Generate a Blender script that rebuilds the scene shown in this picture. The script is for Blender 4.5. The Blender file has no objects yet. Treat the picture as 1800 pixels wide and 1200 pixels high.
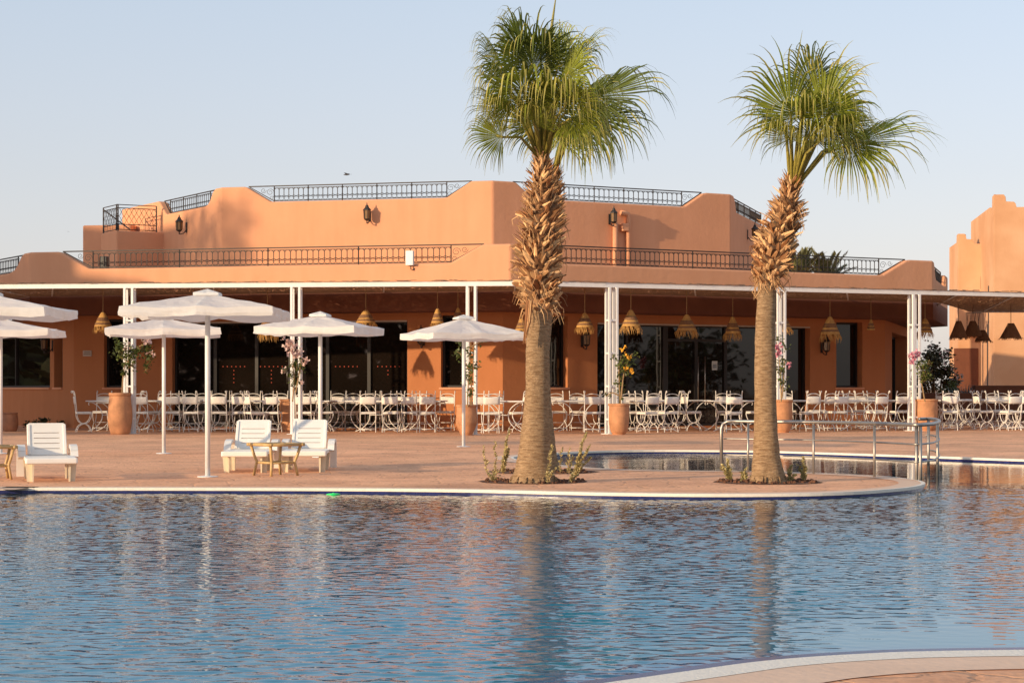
import bpy, math, random
from mathutils import Vector, Matrix, noise
from mathutils.geometry import tessellate_polygon
random.seed(7)
R = math.radians
C = bpy.context.scene.collection
CX, CY, F, EYE = 900.0, 681.0, 3450.0, 1.1     # principal column, horizon row, focal length in photo pixels, eye height

def P(px, py, Y):
    return Vector(((px-CX)/F*Y, Y, EYE-(py-CY)/F*Y))
def G(px, py):
    Y = EYE*F/(py-CY)
    return Vector(((px-CX)/F*Y, Y, 0))
def GX(px, Y):
    return Vector(((px-CX)/F*Y, Y, 0))
def hz(py, Y):
    return EYE-(py-CY)/F*Y

# ------------------------------------------------------------------ mesh builder
class MB:
    def __init__(s): s.v = []; s.f = []
    def add(s, vs, fs):
        o = len(s.v); s.v += [tuple(p) for p in vs]; s.f += [tuple(i+o for i in f) for f in fs]
    def quad(s, a, b, c, d): s.add([a, b, c, d], [(0, 1, 2, 3)])
    def poly(s, pts): s.add(pts, [tuple(range(len(pts)))])
    def hexa(s, p):     # 8 corners: bottom 0-3, top 4-7
        s.add(p, [(3, 2, 1, 0), (4, 5, 6, 7), (0, 1, 5, 4), (1, 2, 6, 5), (2, 3, 7, 6), (3, 0, 4, 7)])
    def box(s, c, sz, rz=0.0, M=None):
        x, y, z = sz[0]/2, sz[1]/2, sz[2]/2
        ps = [Vector(q) for q in ((-x,-y,-z),(x,-y,-z),(x,y,-z),(-x,y,-z),(-x,-y,z),(x,-y,z),(x,y,z),(-x,y,z))]
        m = M or Matrix.Rotation(rz, 3, 'Z')
        s.hexa([m @ q + Vector(c) for q in ps])
    def tube(s, pts, r, n=6, caps=True, closed=False):
        pts = [Vector(p) for p in pts]; N = len(pts)
        rs = r if isinstance(r, (list, tuple)) else [r]*N
        o = len(s.v); up = Vector((0.0123, 0.021, 1)).normalized()
        prev = None
        for i, p in enumerate(pts):
            if closed: t = pts[(i+1) % N]-pts[i-1]
            else: t = pts[min(i+1, N-1)]-pts[max(i-1, 0)]
            if t.length < 1e-9: t = Vector((0, 0, 1))
            t.normalize()
            if prev is None:
                a = up.cross(t)
                if a.length < 0.05: a = Vector((1, 0, 0)).cross(t)
                a.normalize()
            else:
                a = prev - t*prev.dot(t)
                if a.length < 1e-6: a = up.cross(t)
                a.normalize()
            prev = a; b = t.cross(a)
            for k in range(n):
                an = 2*math.pi*k/n + math.pi/n
                q = p + a*(math.cos(an)*rs[i]) + b*(math.sin(an)*rs[i])
                s.v.append(tuple(q))
        M = N if closed else N-1
        for i in range(M):
            for k in range(n):
                i2 = (i+1) % N
                s.f.append((o+i*n+k, o+i*n+(k+1) % n, o+i2*n+(k+1) % n, o+i2*n+k))
        if caps and not closed:
            s.f.append(tuple(o+k for k in reversed(range(n))))
            s.f.append(tuple(o+(N-1)*n+k for k in range(n)))
    def lathe(s, prof, n=20, c=(0, 0, 0), cap=True, wob=0):
        o = len(s.v); c = Vector(c)
        for r, z in prof:
            for k in range(n):
                a = 2*math.pi*k/n
                rr = r*(1+wob*math.sin(3*a+z*9))
                s.v.append((c.x+rr*math.cos(a), c.y+rr*math.sin(a), c.z+z))
        for i in range(len(prof)-1):
            for k in range(n):
                s.f.append((o+i*n+k, o+i*n+(k+1) % n, o+(i+1)*n+(k+1) % n, o+(i+1)*n+k))
        if cap:
            s.f.append(tuple(o+k for k in reversed(range(n))))
            s.f.append(tuple(o+(len(prof)-1)*n+k for k in range(n)))
    def build(s, name, m, parent=None, smooth=False, bevel=0, ang=40):
        me = bpy.data.meshes.new(name); me.from_pydata(s.v, [], s.f)
        if smooth:
            me.polygons.foreach_set('use_smooth', [True]*len(me.polygons))
        me.materials.append(m); me.update()
        o = bpy.data.objects.new(name, me); C.objects.link(o)
        if parent: o.parent = parent
        if bevel:
            b = o.modifiers.new('bevel', 'BEVEL'); b.width = bevel; b.segments = 3
            b.limit_method = 'ANGLE'; b.angle_limit = R(ang)
        return o

def thing(name, label, cat, loc=(0, 0, 0), rz=0, group=None):
    o = bpy.data.objects.new(name, None); o.empty_display_size = .1; C.objects.link(o)
    o.location = loc; o.rotation_euler = (0, 0, rz); tag(o, label, cat, group); return o
def tag(o, label, cat, group=None):
    o['label'] = label; o['category'] = cat
    if group: o['group'] = group
    return o
def struct(o):
    o['kind'] = 'structure'; return o
def dup(root, loc, rz, label):
    r = root.copy(); C.objects.link(r); r.location = loc; r.rotation_euler = (0, 0, rz); r['label'] = label
    for ch in list(root.children):
        c = ch.copy(); C.objects.link(c); c.parent = r
        for g in list(ch.children):
            d = g.copy(); C.objects.link(d); d.parent = c
    return r

# ------------------------------------------------------------------ materials
def mat(name, col, rough=.6, var=.12, nscale=3, bump=0, bscale=30, metal=0, spec=.5, island=0, col2=None, trans=0, detail=5):
    m = bpy.data.materials.new(name); m.use_nodes = True
    nt = m.node_tree; N = nt.nodes; L = nt.links; b = N['Principled BSDF']
    b.inputs['Roughness'].default_value = rough; b.inputs['Metallic'].default_value = metal
    b.inputs['Specular IOR Level'].default_value = spec
    tc = N.new('ShaderNodeTexCoord')
    n1 = N.new('ShaderNodeTexNoise'); n1.inputs['Scale'].default_value = nscale; n1.inputs['Detail'].default_value = detail
    n1.inputs['Roughness'].default_value = .62
    L.new(tc.outputs['Object'], n1.inputs['Vector'])
    rp = N.new('ShaderNodeValToRGB'); rp.color_ramp.elements[0].position = .3; rp.color_ramp.elements[1].position = .7
    c2 = col2 or [c*(1+var) for c in col]; c1 = [c*(1-var) for c in col]
    rp.color_ramp.elements[0].color = (*c1, 1); rp.color_ramp.elements[1].color = (*c2, 1)
    L.new(n1.outputs['Fac'], rp.inputs['Fac'])
    out = rp.outputs['Color']
    if island:
        ge = N.new('ShaderNodeNewGeometry'); mr = N.new('ShaderNodeMapRange')
        mr.inputs['To Min'].default_value = 1-island; mr.inputs['To Max'].default_value = 1+island
        L.new(ge.outputs['Random Per Island'], mr.inputs['Value'])
        mx = N.new('ShaderNodeVectorMath'); mx.operation = 'SCALE'
        L.new(out, mx.inputs[0]); L.new(mr.outputs['Result'], mx.inputs['Scale']); out = mx.outputs[0]
    L.new(out, b.inputs['Base Color'])
    if bump:
        n2 = N.new('ShaderNodeTexNoise'); n2.inputs['Scale'].default_value = bscale; n2.inputs['Detail'].default_value = 4
        L.new(tc.outputs['Object'], n2.inputs['Vector'])
        bp = N.new('ShaderNodeBump'); bp.inputs['Strength'].default_value = 1; bp.inputs['Distance'].default_value = bump
        L.new(n2.outputs['Fac'], bp.inputs['Height']); L.new(bp.outputs['Normal'], b.inputs['Normal'])
    if trans:
        t = N.new('ShaderNodeBsdfTranslucent'); L.new(out, t.inputs['Color'])
        ms = N.new('ShaderNodeMixShader'); ms.inputs['Fac'].default_value = trans
        L.new(b.outputs[0], ms.inputs[1]); L.new(t.outputs[0], ms.inputs[2])
        L.new(ms.outputs[0], N['Material Output'].inputs['Surface'])
    return m

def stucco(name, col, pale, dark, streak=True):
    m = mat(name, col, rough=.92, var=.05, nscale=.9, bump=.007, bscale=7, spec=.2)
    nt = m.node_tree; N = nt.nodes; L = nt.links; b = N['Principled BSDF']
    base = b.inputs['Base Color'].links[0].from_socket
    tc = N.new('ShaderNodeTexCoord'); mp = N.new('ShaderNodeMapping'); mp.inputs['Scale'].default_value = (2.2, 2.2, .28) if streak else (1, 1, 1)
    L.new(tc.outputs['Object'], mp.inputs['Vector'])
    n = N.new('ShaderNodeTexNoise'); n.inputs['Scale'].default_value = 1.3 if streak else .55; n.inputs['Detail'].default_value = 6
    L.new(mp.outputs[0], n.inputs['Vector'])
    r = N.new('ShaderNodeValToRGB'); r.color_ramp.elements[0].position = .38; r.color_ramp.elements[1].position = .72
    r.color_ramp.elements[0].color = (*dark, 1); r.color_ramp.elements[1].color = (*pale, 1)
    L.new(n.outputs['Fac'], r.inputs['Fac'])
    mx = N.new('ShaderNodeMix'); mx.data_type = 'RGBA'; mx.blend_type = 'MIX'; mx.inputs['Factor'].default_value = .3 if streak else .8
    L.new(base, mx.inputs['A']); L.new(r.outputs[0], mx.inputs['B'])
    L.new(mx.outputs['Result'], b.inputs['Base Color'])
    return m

M = {}
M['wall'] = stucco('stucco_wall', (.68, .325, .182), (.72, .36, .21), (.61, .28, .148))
M['tower'] = stucco('kasbah_stucco', (.62, .35, .20), (.66, .40, .24), (.52, .27, .14), False)
M['soffit'] = mat('soffit_shade_tone', (.15, .05, .025), .9, .14, 2)  # colour darkened to carry the shade under the pergola roof
M['shade_wall'] = stucco('ground_floor_shade_tone', (.47, .185, .078), (.50, .205, .09), (.42, .16, .065))  # darker copy of the wall stucco, with the overhang's shade put into it
M['roof'] = mat('roof_screed', (.45, .25, .15), .9)
M['lowwall'] = mat('garden_wall_paint', (.20, .085, .05), .9, .15, 2, .004, 12)
M['white'] = mat('white_steel', (.74, .73, .72), .45, .05, 6)
M['iron_white'] = mat('white_wrought_iron', (.72, .68, .63), .5, .07, 20)
M['canvas'] = mat('white_canvas', (.86, .85, .83), .85, .06, 4, .012, 5, trans=.4)
M['sling'] = mat('chair_canvas', (.74, .69, .63), .9, .07, 30, .004, 40)
M['plastic'] = mat('white_resin', (.82, .79, .74), .4, .04, 3)
M['resin_leg'] = mat('sunlit_resin', (.70, .61, .45), .45, .08, 6)  # legs tinted yellow to carry the warm light falling on them
M['iron'] = mat('dark_iron', (.035, .026, .022), .55, .2, 9, metal=.3)
M['lamp_glass'] = mat('amber_glass', (.22, .12, .05), .15, .2, 8)
M['alu'] = mat('bronze_aluminium', (.013, .008, .006), .55, .1, 5)
M['steel'] = mat('stainless_steel', (.36, .33, .30), .42, .1, 20, metal=.9)
M['bamboo'] = mat('bamboo', (.52, .34, .14), .45, .18, 14)
M['terra'] = mat('terracotta', (.45, .21, .10), .8, .28, 4, .006, 14)
M['terra_dark'] = mat('dark_terracotta', (.33, .14, .07), .8, .2, 6)
M['raffia'] = mat('raffia', (.50, .28, .085), .85, .2, 20, .01, 60)
M['raffia_dark'] = mat('weathered_raffia', (.20, .105, .055), .9, .2, 20, .01, 60)
M['soil'] = mat('soil', (.13, .055, .028), 1, .4, 12, .05, 16)
M['bark'] = None
M['boot'] = mat('dead_leaf_base', (.60, .385, .20), .85, .22, 7, island=.35)
M['fibre'] = mat('palm_fibre', (.17, .075, .028), .9, .3, 20, .02, 40)
M['frond'] = mat('palm_frond', (.225, .255, .03), .5, .3, 1.6, island=.3, trans=.3, spec=.25)
M['frond_dark'] = mat('dark_palm_frond', (.10, .125, .022), .5, .3, 1.6, island=.35, trans=.22, spec=.25)  # darker green used for some of the fronds
M['frond_tip'] = mat('yellowing_frond_tip', (.36, .32, .07), .55, .3, 2, island=.35, trans=.3)
M['petiole'] = mat('palm_petiole', (.30, .25, .05), .5, .25, 5)
M['leaf'] = mat('vine_leaf', (.085, .105, .02), .55, .35, 6, island=.5, trans=.2)
M['leaf_dark'] = mat('tree_leaf', (.035, .048, .014), .6, .35, 2, island=.5)
M['leaf_brown'] = mat('brownish_leaf', (.075, .062, .025), .6, .35, 2, island=.5)
M['weed'] = mat('dry_weed_leaf', (.50, .42, .20), .7, .25, 8, island=.4, trans=.15)
M['dpalm'] = mat('date_palm_leaf', (.15, .14, .05), .6, .3, 4, island=.4, trans=.2)
M['agave'] = mat('grey_blue_leaf', (.22, .26, .27), .6, .2, 6, island=.3)
M['stem'] = mat('woody_stem', (.30, .19, .09), .8, .25, 12)
M['pink'] = mat('pink_petal', (.62, .25, .33), .6, .2, 9, island=.3, trans=.25)
M['palepink'] = mat('pale_petal', (.66, .47, .42), .6, .15, 9, island=.3, trans=.25)
M['yellow'] = mat('yellow_petal', (.75, .38, .03), .6, .2, 9, island=.3, trans=.25)
M['red'] = mat('red_sticker', (.50, .05, .01), .6, .1, 5)
M['paper'] = mat('paper_notice', (.60, .62, .58), .7, .3, 40)
M['plaque'] = mat('plaque_stone', (.50, .40, .32), .7, .1, 20)
M['grey_text'] = mat('engraved_grey', (.22, .17, .14), .8, .1, 20)
M['black'] = mat('black_plastic', (.015, .014, .014), .5, .2, 6)
M['feather'] = mat('dark_feather', (.06, .055, .06), .8, .2, 10)
M['green'] = mat('green_glint', (.01, .75, .15), .4, .1, 10)  # colour of the disc that stands for a light reflection
M['gate'] = mat('dark_shutter', (.05, .035, .03), .7, .2, 6)

def bark():
    m = mat('palm_bark', (.44, .28, .15), .9, .3, 9, spec=.2)
    nt = m.node_tree; N = nt.nodes; L = nt.links; b = N['Principled BSDF']
    tc = N.new('ShaderNodeTexCoord'); mp = N.new('ShaderNodeMapping'); mp.inputs['Scale'].default_value = (6, 6, 34)
    L.new(tc.outputs['Object'], mp.inputs['Vector'])
    n = N.new('ShaderNodeTexNoise'); n.inputs['Scale'].default_value = 1.6; n.inputs['Detail'].default_value = 6; n.inputs['Roughness'].default_value = .7
    L.new(mp.outputs[0], n.inputs['Vector'])
    bp = N.new('ShaderNodeBump'); bp.inputs['Distance'].default_value = .05
    L.new(n.outputs['Fac'], bp.inputs['Height']); L.new(bp.outputs[0], b.inputs['Normal'])
    r = N.new('ShaderNodeValToRGB'); r.color_ramp.elements[0].position = .36; r.color_ramp.elements[1].position = .62
    r.color_ramp.elements[0].color = (.26, .155, .08, 1); r.color_ramp.elements[1].color = (.52, .345, .20, 1)
    L.new(n.outputs['Fac'], r.inputs['Fac']); L.new(r.outputs[0], b.inputs['Base Color'])
    return m
M['bark'] = bark()
def boot_mat():
    m = M['boot']; nt = m.node_tree; N = nt.nodes; L = nt.links; b = N['Principled BSDF']
    base = b.inputs['Base Color'].links[0].from_socket
    g = N.new('ShaderNodeNewGeometry'); w_ = N.new('ShaderNodeTexWhiteNoise'); w_.noise_dimensions = '1D'; L.new(g.outputs['Random Per Island'], w_.inputs['W'])
    r = N.new('ShaderNodeValToRGB'); r.color_ramp.elements[0].position = .1; r.color_ramp.elements[1].position = .85
    r.color_ramp.elements[0].color = (.42, .26, .17, 1); r.color_ramp.elements[1].color = (1.12, 1.05, .98, 1)
    L.new(w_.outputs['Value'], r.inputs['Fac'])
    mx = N.new('ShaderNodeMix'); mx.data_type = 'RGBA'; mx.blend_type = 'MULTIPLY'; mx.inputs['Factor'].default_value = 1
    L.new(base, mx.inputs['A']); L.new(r.outputs[0], mx.inputs['B']); L.new(mx.outputs['Result'], b.inputs['Base Color'])
boot_mat()

def deck_mat():
    m = mat('stamped_concrete', (.86, .455, .26), .8, .16, .4, spec=.3)
    nt = m.node_tree; N = nt.nodes; L = nt.links; b = N['Principled BSDF']
    base = b.inputs['Base Color'].links[0].from_socket
    tc = N.new('ShaderNodeTexCoord')
    v = N.new('ShaderNodeTexVoronoi'); v.feature = 'DISTANCE_TO_EDGE'; v.inputs['Scale'].default_value = 2.6
    ns = N.new('ShaderNodeTexNoise'); ns.inputs['Scale'].default_value = 3; ns.inputs['Detail'].default_value = 4
    L.new(tc.outputs['Object'], ns.inputs['Vector'])
    av = N.new('ShaderNodeVectorMath'); av.operation = 'MULTIPLY_ADD'; av.inputs[1].default_value = (.35, .35, .35)
    L.new(ns.outputs['Color'], av.inputs[0]); L.new(tc.outputs['Object'], av.inputs[2]); L.new(av.outputs[0], v.inputs['Vector'])
    r = N.new('ShaderNodeValToRGB'); r.color_ramp.elements[0].position = 0; r.color_ramp.elements[1].position = .05
    r.color_ramp.elements[0].color = (.72, .72, .72, 1); r.color_ramp.elements[1].color = (1, 1, 1, 1)
    L.new(v.outputs['Distance'], r.inputs['Fac'])
    mx = N.new('ShaderNodeMix'); mx.data_type = 'RGBA'; mx.blend_type = 'MULTIPLY'; mx.inputs['Factor'].default_value = .8
    L.new(base, mx.inputs['A']); L.new(r.outputs[0], mx.inputs['B'])
    n3 = N.new('ShaderNodeTexNoise'); n3.inputs['Scale'].default_value = 22; n3.inputs['Detail'].default_value = 5
    L.new(tc.outputs['Object'], n3.inputs['Vector'])
    r3 = N.new('ShaderNodeValToRGB'); r3.color_ramp.elements[0].position = .3; r3.color_ramp.elements[1].position = .6
    r3.color_ramp.elements[0].color = (.78, .74, .72, 1); r3.color_ramp.elements[1].color = (1.05, 1.03, 1, 1)
    L.new(n3.outputs['Fac'], r3.inputs['Fac'])
    mx2 = N.new('ShaderNodeMix'); mx2.data_type = 'RGBA'; mx2.blend_type = 'MULTIPLY'; mx2.inputs['Factor'].default_value = .8
    L.new(mx.outputs['Result'], mx2.inputs['A']); L.new(r3.outputs[0], mx2.inputs['B'])
    L.new(mx2.outputs['Result'], b.inputs['Base Color'])
    n4 = N.new('ShaderNodeTexNoise'); n4.inputs['Scale'].default_value = .9; n4.inputs['Detail'].default_value = 7; n4.inputs['Roughness'].default_value = .68
    L.new(tc.outputs['Object'], n4.inputs['Vector'])
    r4 = N.new('ShaderNodeValToRGB'); r4.color_ramp.elements[0].position = .36; r4.color_ramp.elements[1].position = .56
    r4.color_ramp.elements[0].color = (.74, .70, .70, 1); r4.color_ramp.elements[1].color = (1.06, 1.05, 1.03, 1)
    L.new(n4.outputs['Fac'], r4.inputs['Fac'])
    mx3 = N.new('ShaderNodeMix'); mx3.data_type = 'RGBA'; mx3.blend_type = 'MULTIPLY'; mx3.inputs['Factor'].default_value = .75
    L.new(mx2.outputs['Result'], mx3.inputs['A']); L.new(r4.outputs[0], mx3.inputs['B']); L.new(mx3.outputs['Result'], b.inputs['Base Color'])
    ad = N.new('ShaderNodeMath'); ad.operation = 'MULTIPLY_ADD'; ad.inputs[1].default_value = .5
    cl = N.new('ShaderNodeMath'); cl.operation = 'MINIMUM'; cl.inputs[1].default_value = .06
    L.new(v.outputs['Distance'], cl.inputs[0])
    L.new(n3.outputs['Fac'], ad.inputs[0])
    sc = N.new('ShaderNodeMath'); sc.operation = 'MULTIPLY'; sc.inputs[1].default_value = 10
    L.new(cl.outputs[0], sc.inputs[0]); L.new(sc.outputs[0], ad.inputs[2])
    bp = N.new('ShaderNodeBump'); bp.inputs['Distance'].default_value = .012; L.new(ad.outputs[0], bp.inputs['Height'])
    L.new(bp.outputs[0], b.inputs['Normal'])
    return m
M['deck'] = deck_mat()
M['coping'] = mat('pale_coping', (.78, .52, .36), .7, .06, 4, .004, 20)
M['coping_white'] = mat('white_coping', (.84, .75, .64), .7, .06, 30, .004, 70)
M['tile'] = mat('blue_tile', (.02, .026, .13), .25, .35, 18)
M['earth'] = mat('earth', (.36, .22, .13), 1, .2, .3)

def pane_mat():
    m = bpy.data.materials.new('dark_glass'); m.use_nodes = True
    b = m.node_tree.nodes['Principled BSDF']; N = m.node_tree.nodes; L = m.node_tree.links
    b.inputs['Roughness'].default_value = .02; b.inputs['IOR'].default_value = 1.5
    tc = N.new('ShaderNodeTexCoord'); n = N.new('ShaderNodeTexNoise'); n.inputs['Scale'].default_value = .5
    L.new(tc.outputs['Object'], n.inputs['Vector'])
    r = N.new('ShaderNodeValToRGB'); r.color_ramp.elements[0].color = (.004, .003, .0025, 1); r.color_ramp.elements[1].color = (.017, .011, .008, 1)
    L.new(n.outputs['Fac'], r.inputs['Fac']); L.new(r.outputs[0], b.inputs['Base Color'])
    n2 = N.new('ShaderNodeTexNoise'); n2.inputs['Scale'].default_value = .8
    L.new(tc.outputs['Object'], n2.inputs['Vector'])
    bp = N.new('ShaderNodeBump'); bp.inputs['Distance'].default_value = .003
    L.new(n2.outputs['Fac'], bp.inputs['Height']); L.new(bp.outputs[0], b.inputs['Normal'])
    return m
M['pane'] = pane_mat()

def reed_mat():
    m = mat('reed_mat', (.30, .20, .13), .95, .3, 5)
    nt = m.node_tree; N = nt.nodes; L = nt.links; b = N['Principled BSDF']
    tc = N.new('ShaderNodeTexCoord'); mp = N.new('ShaderNodeMapping'); mp.inputs['Scale'].default_value = (11, 3.5, 11); mp.inputs['Rotation'].default_value = (0, 0, R(20))
    L.new(tc.outputs['Object'], mp.inputs['Vector'])
    n = N.new('ShaderNodeTexNoise'); n.inputs['Scale'].default_value = 2.2; n.inputs['Detail'].default_value = 2
    L.new(mp.outputs[0], n.inputs['Vector'])
    g = N.new('ShaderNodeMath'); g.operation = 'GREATER_THAN'; g.inputs[1].default_value = .66
    L.new(n.outputs['Fac'], g.inputs[0])
    t = N.new('ShaderNodeBsdfTransparent'); ms = N.new('ShaderNodeMixShader')
    L.new(g.outputs[0], ms.inputs['Fac']); L.new(b.outputs[0], ms.inputs[1]); L.new(t.outputs[0], ms.inputs[2])
    L.new(ms.outputs[0], N['Material Output'].inputs['Surface'])
    return m
M['reed'] = reed_mat()

# ------------------------------------------------------------------ camera, light, world
cam = bpy.data.cameras.new('camera'); co = bpy.data.objects.new('camera', cam); C.objects.link(co)
co.location = (0, 0, EYE); co.rotation_euler = (R(90), 0, 0)
cam.sensor_width = 36; cam.lens = 36*F/1800; cam.shift_y = (CY-600)/1800; cam.clip_end = 2000; cam.clip_start = .1
bpy.context.scene.camera = co
SAZ, SEL = R(53), R(10.5)       # sun stands left of and behind the camera, low
sdir = Vector((-math.sin(SAZ)*math.cos(SEL), -math.cos(SAZ)*math.cos(SEL), math.sin(SEL)))   # towards the sun
sl = bpy.data.lights.new('sun', 'SUN'); so = bpy.data.objects.new('sun', sl); C.objects.link(so)
sl.energy = 5.0; sl.angle = R(.55); sl.color = (1, .76, .48)
so.rotation_euler = sdir.to_track_quat('Z', 'Y').to_euler()
w = bpy.data.worlds.new('World'); bpy.context.scene.world = w; w.use_nodes = True
wn = w.node_tree.nodes; wl = w.node_tree.links; bg = wn['Background']
sky = wn.new('ShaderNodeTexSky'); sky.sky_type = 'NISHITA'; sky.sun_disc = False
sky.sun_elevation = SEL; sky.sun_rotation = math.atan2(sdir.x, sdir.y); sky.altitude = 400; sky.dust_density = 1.6; sky.ozone_density = 1.5
hs = wn.new('ShaderNodeHueSaturation'); hs.inputs['Saturation'].default_value = .62
wl.new(sky.outputs[0], hs.inputs['Color'])
tg = wn.new('ShaderNodeTexCoord'); sg = wn.new('ShaderNodeSeparateXYZ'); wl.new(tg.outputs['Generated'], sg.inputs[0])
sr = wn.new('ShaderNodeValToRGB'); sr.color_ramp.elements[0].position = .0; sr.color_ramp.elements[1].position = .24
sr.color_ramp.elements[0].color = (1, .86, .93, 1); sr.color_ramp.elements[1].color = (.9, .92, 1, 1)
wl.new(sg.outputs['Z'], sr.inputs['Fac'])
sm = wn.new('ShaderNodeMix'); sm.data_type = 'RGBA'; sm.blend_type = 'MULTIPLY'; sm.inputs['Factor'].default_value = 1
wl.new(hs.outputs[0], sm.inputs['A']); wl.new(sr.outputs[0], sm.inputs['B'])
hm = wn.new('ShaderNodeMix'); hm.data_type = 'RGBA'; hm.inputs['Factor'].default_value = .6     # thin even haze over the clear sky
hr = wn.new('ShaderNodeValToRGB'); hr.color_ramp.elements[0].position = 0; hr.color_ramp.elements[1].position = .22
hr.color_ramp.elements[0].color = (.75, .70, .665, 1); hr.color_ramp.elements[1].color = (.55, .645, .755, 1); wl.new(sg.outputs['Z'], hr.inputs['Fac'])
hv = wn.new('ShaderNodeVectorMath'); hv.operation = 'SCALE'; hv.inputs['Scale'].default_value = 3.7; wl.new(hr.outputs[0], hv.inputs[0])
wl.new(sm.outputs['Result'], hm.inputs['A']); wl.new(hv.outputs[0], hm.inputs['B'])
wl.new(hm.outputs['Result'], bg.inputs['Color']); bg.inputs['Strength'].default_value = .265
sc = bpy.context.scene
sc.view_settings.view_transform = 'Standard'; sc.view_settings.look = 'None'; sc.view_settings.exposure = 0
sc.cycles.max_bounces = 6; sc.cycles.transparent_max_bounces = 10

# ------------------------------------------------------------------ pool, deck
def catmull(pts, n=6):
    out = []
    for i in range(len(pts)-1):
        p0, p1, p2, p3 = pts[max(i-1, 0)], pts[i], pts[i+1], pts[min(i+2, len(pts)-1)]
        for k in range(n):
            t = k/n
            out.append(.5*((2*p1)+(p2-p0)*t+(2*p0-5*p1+4*p2-p3)*t*t+(3*p1-p0-3*p2+p3)*t**3))
    out.append(pts[-1]); return out
def offset(pts, d):      # to the left of travel
    out = []
    for i, p in enumerate(pts):
        t = (pts[min(i+1, len(pts)-1)]-pts[max(i-1, 0)]); t.z = 0; t.normalize()
        out.append(p+Vector((-t.y, t.x, 0))*d)
    return out
edge_px = [(-300, 858), (0, 858), (300, 858), (600, 859), (800, 861), (900, 863), (1000, 865.5), (1100, 867.5), (1250, 869), (1400, 868), (1500, 865),
           (1560, 861), (1605, 856.5), (1626, 851), (1620, 846), (1600, 842.5), (1550, 837), (1450, 832), (1350, 829), (1240, 827.5), (1150, 826.5),
           (1050, 823), (980, 817), (925, 811), (904, 806), (908, 802.5), (940, 799), (1000, 795.5), (1060, 793), (1150, 791.5), (1250, 791.8), (1350, 793),
           (1450, 796), (1600, 801), (1800, 808), (2100, 817)]
far_edge = catmull([Vector((-60, 21.45, 0)), Vector((-30, 21.45, 0))] + [G(*p) for p in edge_px], 5)
near_px = [(2300, 1140), (2100, 1138), (1800, 1138.5), (1600, 1141.5), (1500, 1145.5), (1400, 1151.5), (1300, 1160.5), (1200, 1174), (1100, 1188), (1000, 1203), (880, 1226), (700, 1275)]
near_edge = catmull([Vector((40, 8.25, 0)), Vector((20, 8.25, 0)), Vector((10, 8.25, 0)), Vector((6, 8.26, 0)), Vector((4.6, 8.27, 0))] + [G(*p) for p in near_px] + [Vector((-1.6, 5.0, 0)), Vector((-2.4, 3.0, 0)), Vector((-3, -20, 0))], 5)
def flat(name, pts, z, m):
    pts = [Vector((p.x, p.y, z)) for p in pts]
    t = tessellate_polygon([pts]); b = MB()
    fs = []
    for tri in t:
        a, c, d = [pts[i] for i in tri]
        fs.append(tri if (c-a).cross(d-a).z > 0 else tri[::-1])
    b.add(pts, fs); return struct(b.build(name, m))
def strip(b, e1, e2, z1, z2):
    n = len(e1)
    vs = [Vector((p.x, p.y, z1)) for p in e1]+[Vector((p.x, p.y, z2)) for p in e2]
    b.add(vs, [(i, i+1, n+i+1, n+i) for i in range(n-1)])
last = far_edge[-1]
flat('pool_deck', far_edge+[Vector((60, last.y, 0)), Vector((60, 130, 0)), Vector((-60, 130, 0))], 0, M['deck'])
nl = [Vector((p.x, p.y, 0)) for p in near_edge]
flat('near_pool_deck', nl+[Vector((40, -20, 0))], 0, M['deck'])
b = MB(); strip(b, far_edge, offset(far_edge, .30), .005, .005); struct(b.build('pool_coping', M['coping']))
b = MB(); strip(b, far_edge, offset(far_edge, .05), .0085, .0085); strip(b, far_edge, far_edge, -.024, .0085); struct(b.build('coping_nosing', M['coping_white']))
b = MB(); strip(b, offset(far_edge, .012), offset(far_edge, .012), -.15, -.02); struct(b.build('pool_wall', M['tile']))
b = MB(); strip(b, near_edge, offset(near_edge, .085), .004, .004); strip(b, near_edge, near_edge, -.15, .004); struct(b.build('pool_wall', M['tile']))
b = MB(); strip(b, offset(near_edge, .085), offset(near_edge, .27), .0055, .0055); struct(b.build('overflow_grille', M['coping_white']))
b = MB(); strip(b, offset(near_edge, .27), offset(near_edge, .62), .004, .004); struct(b.build('pool_coping', M['coping']))
# terrain sheet to the horizon, under everything
b = MB(); b.quad((-900, -300, -.6), (900, -300, -.6), (900, 1600, -.6), (-900, 1600, -.6)); struct(b.build('ground', M['earth']))

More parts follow.
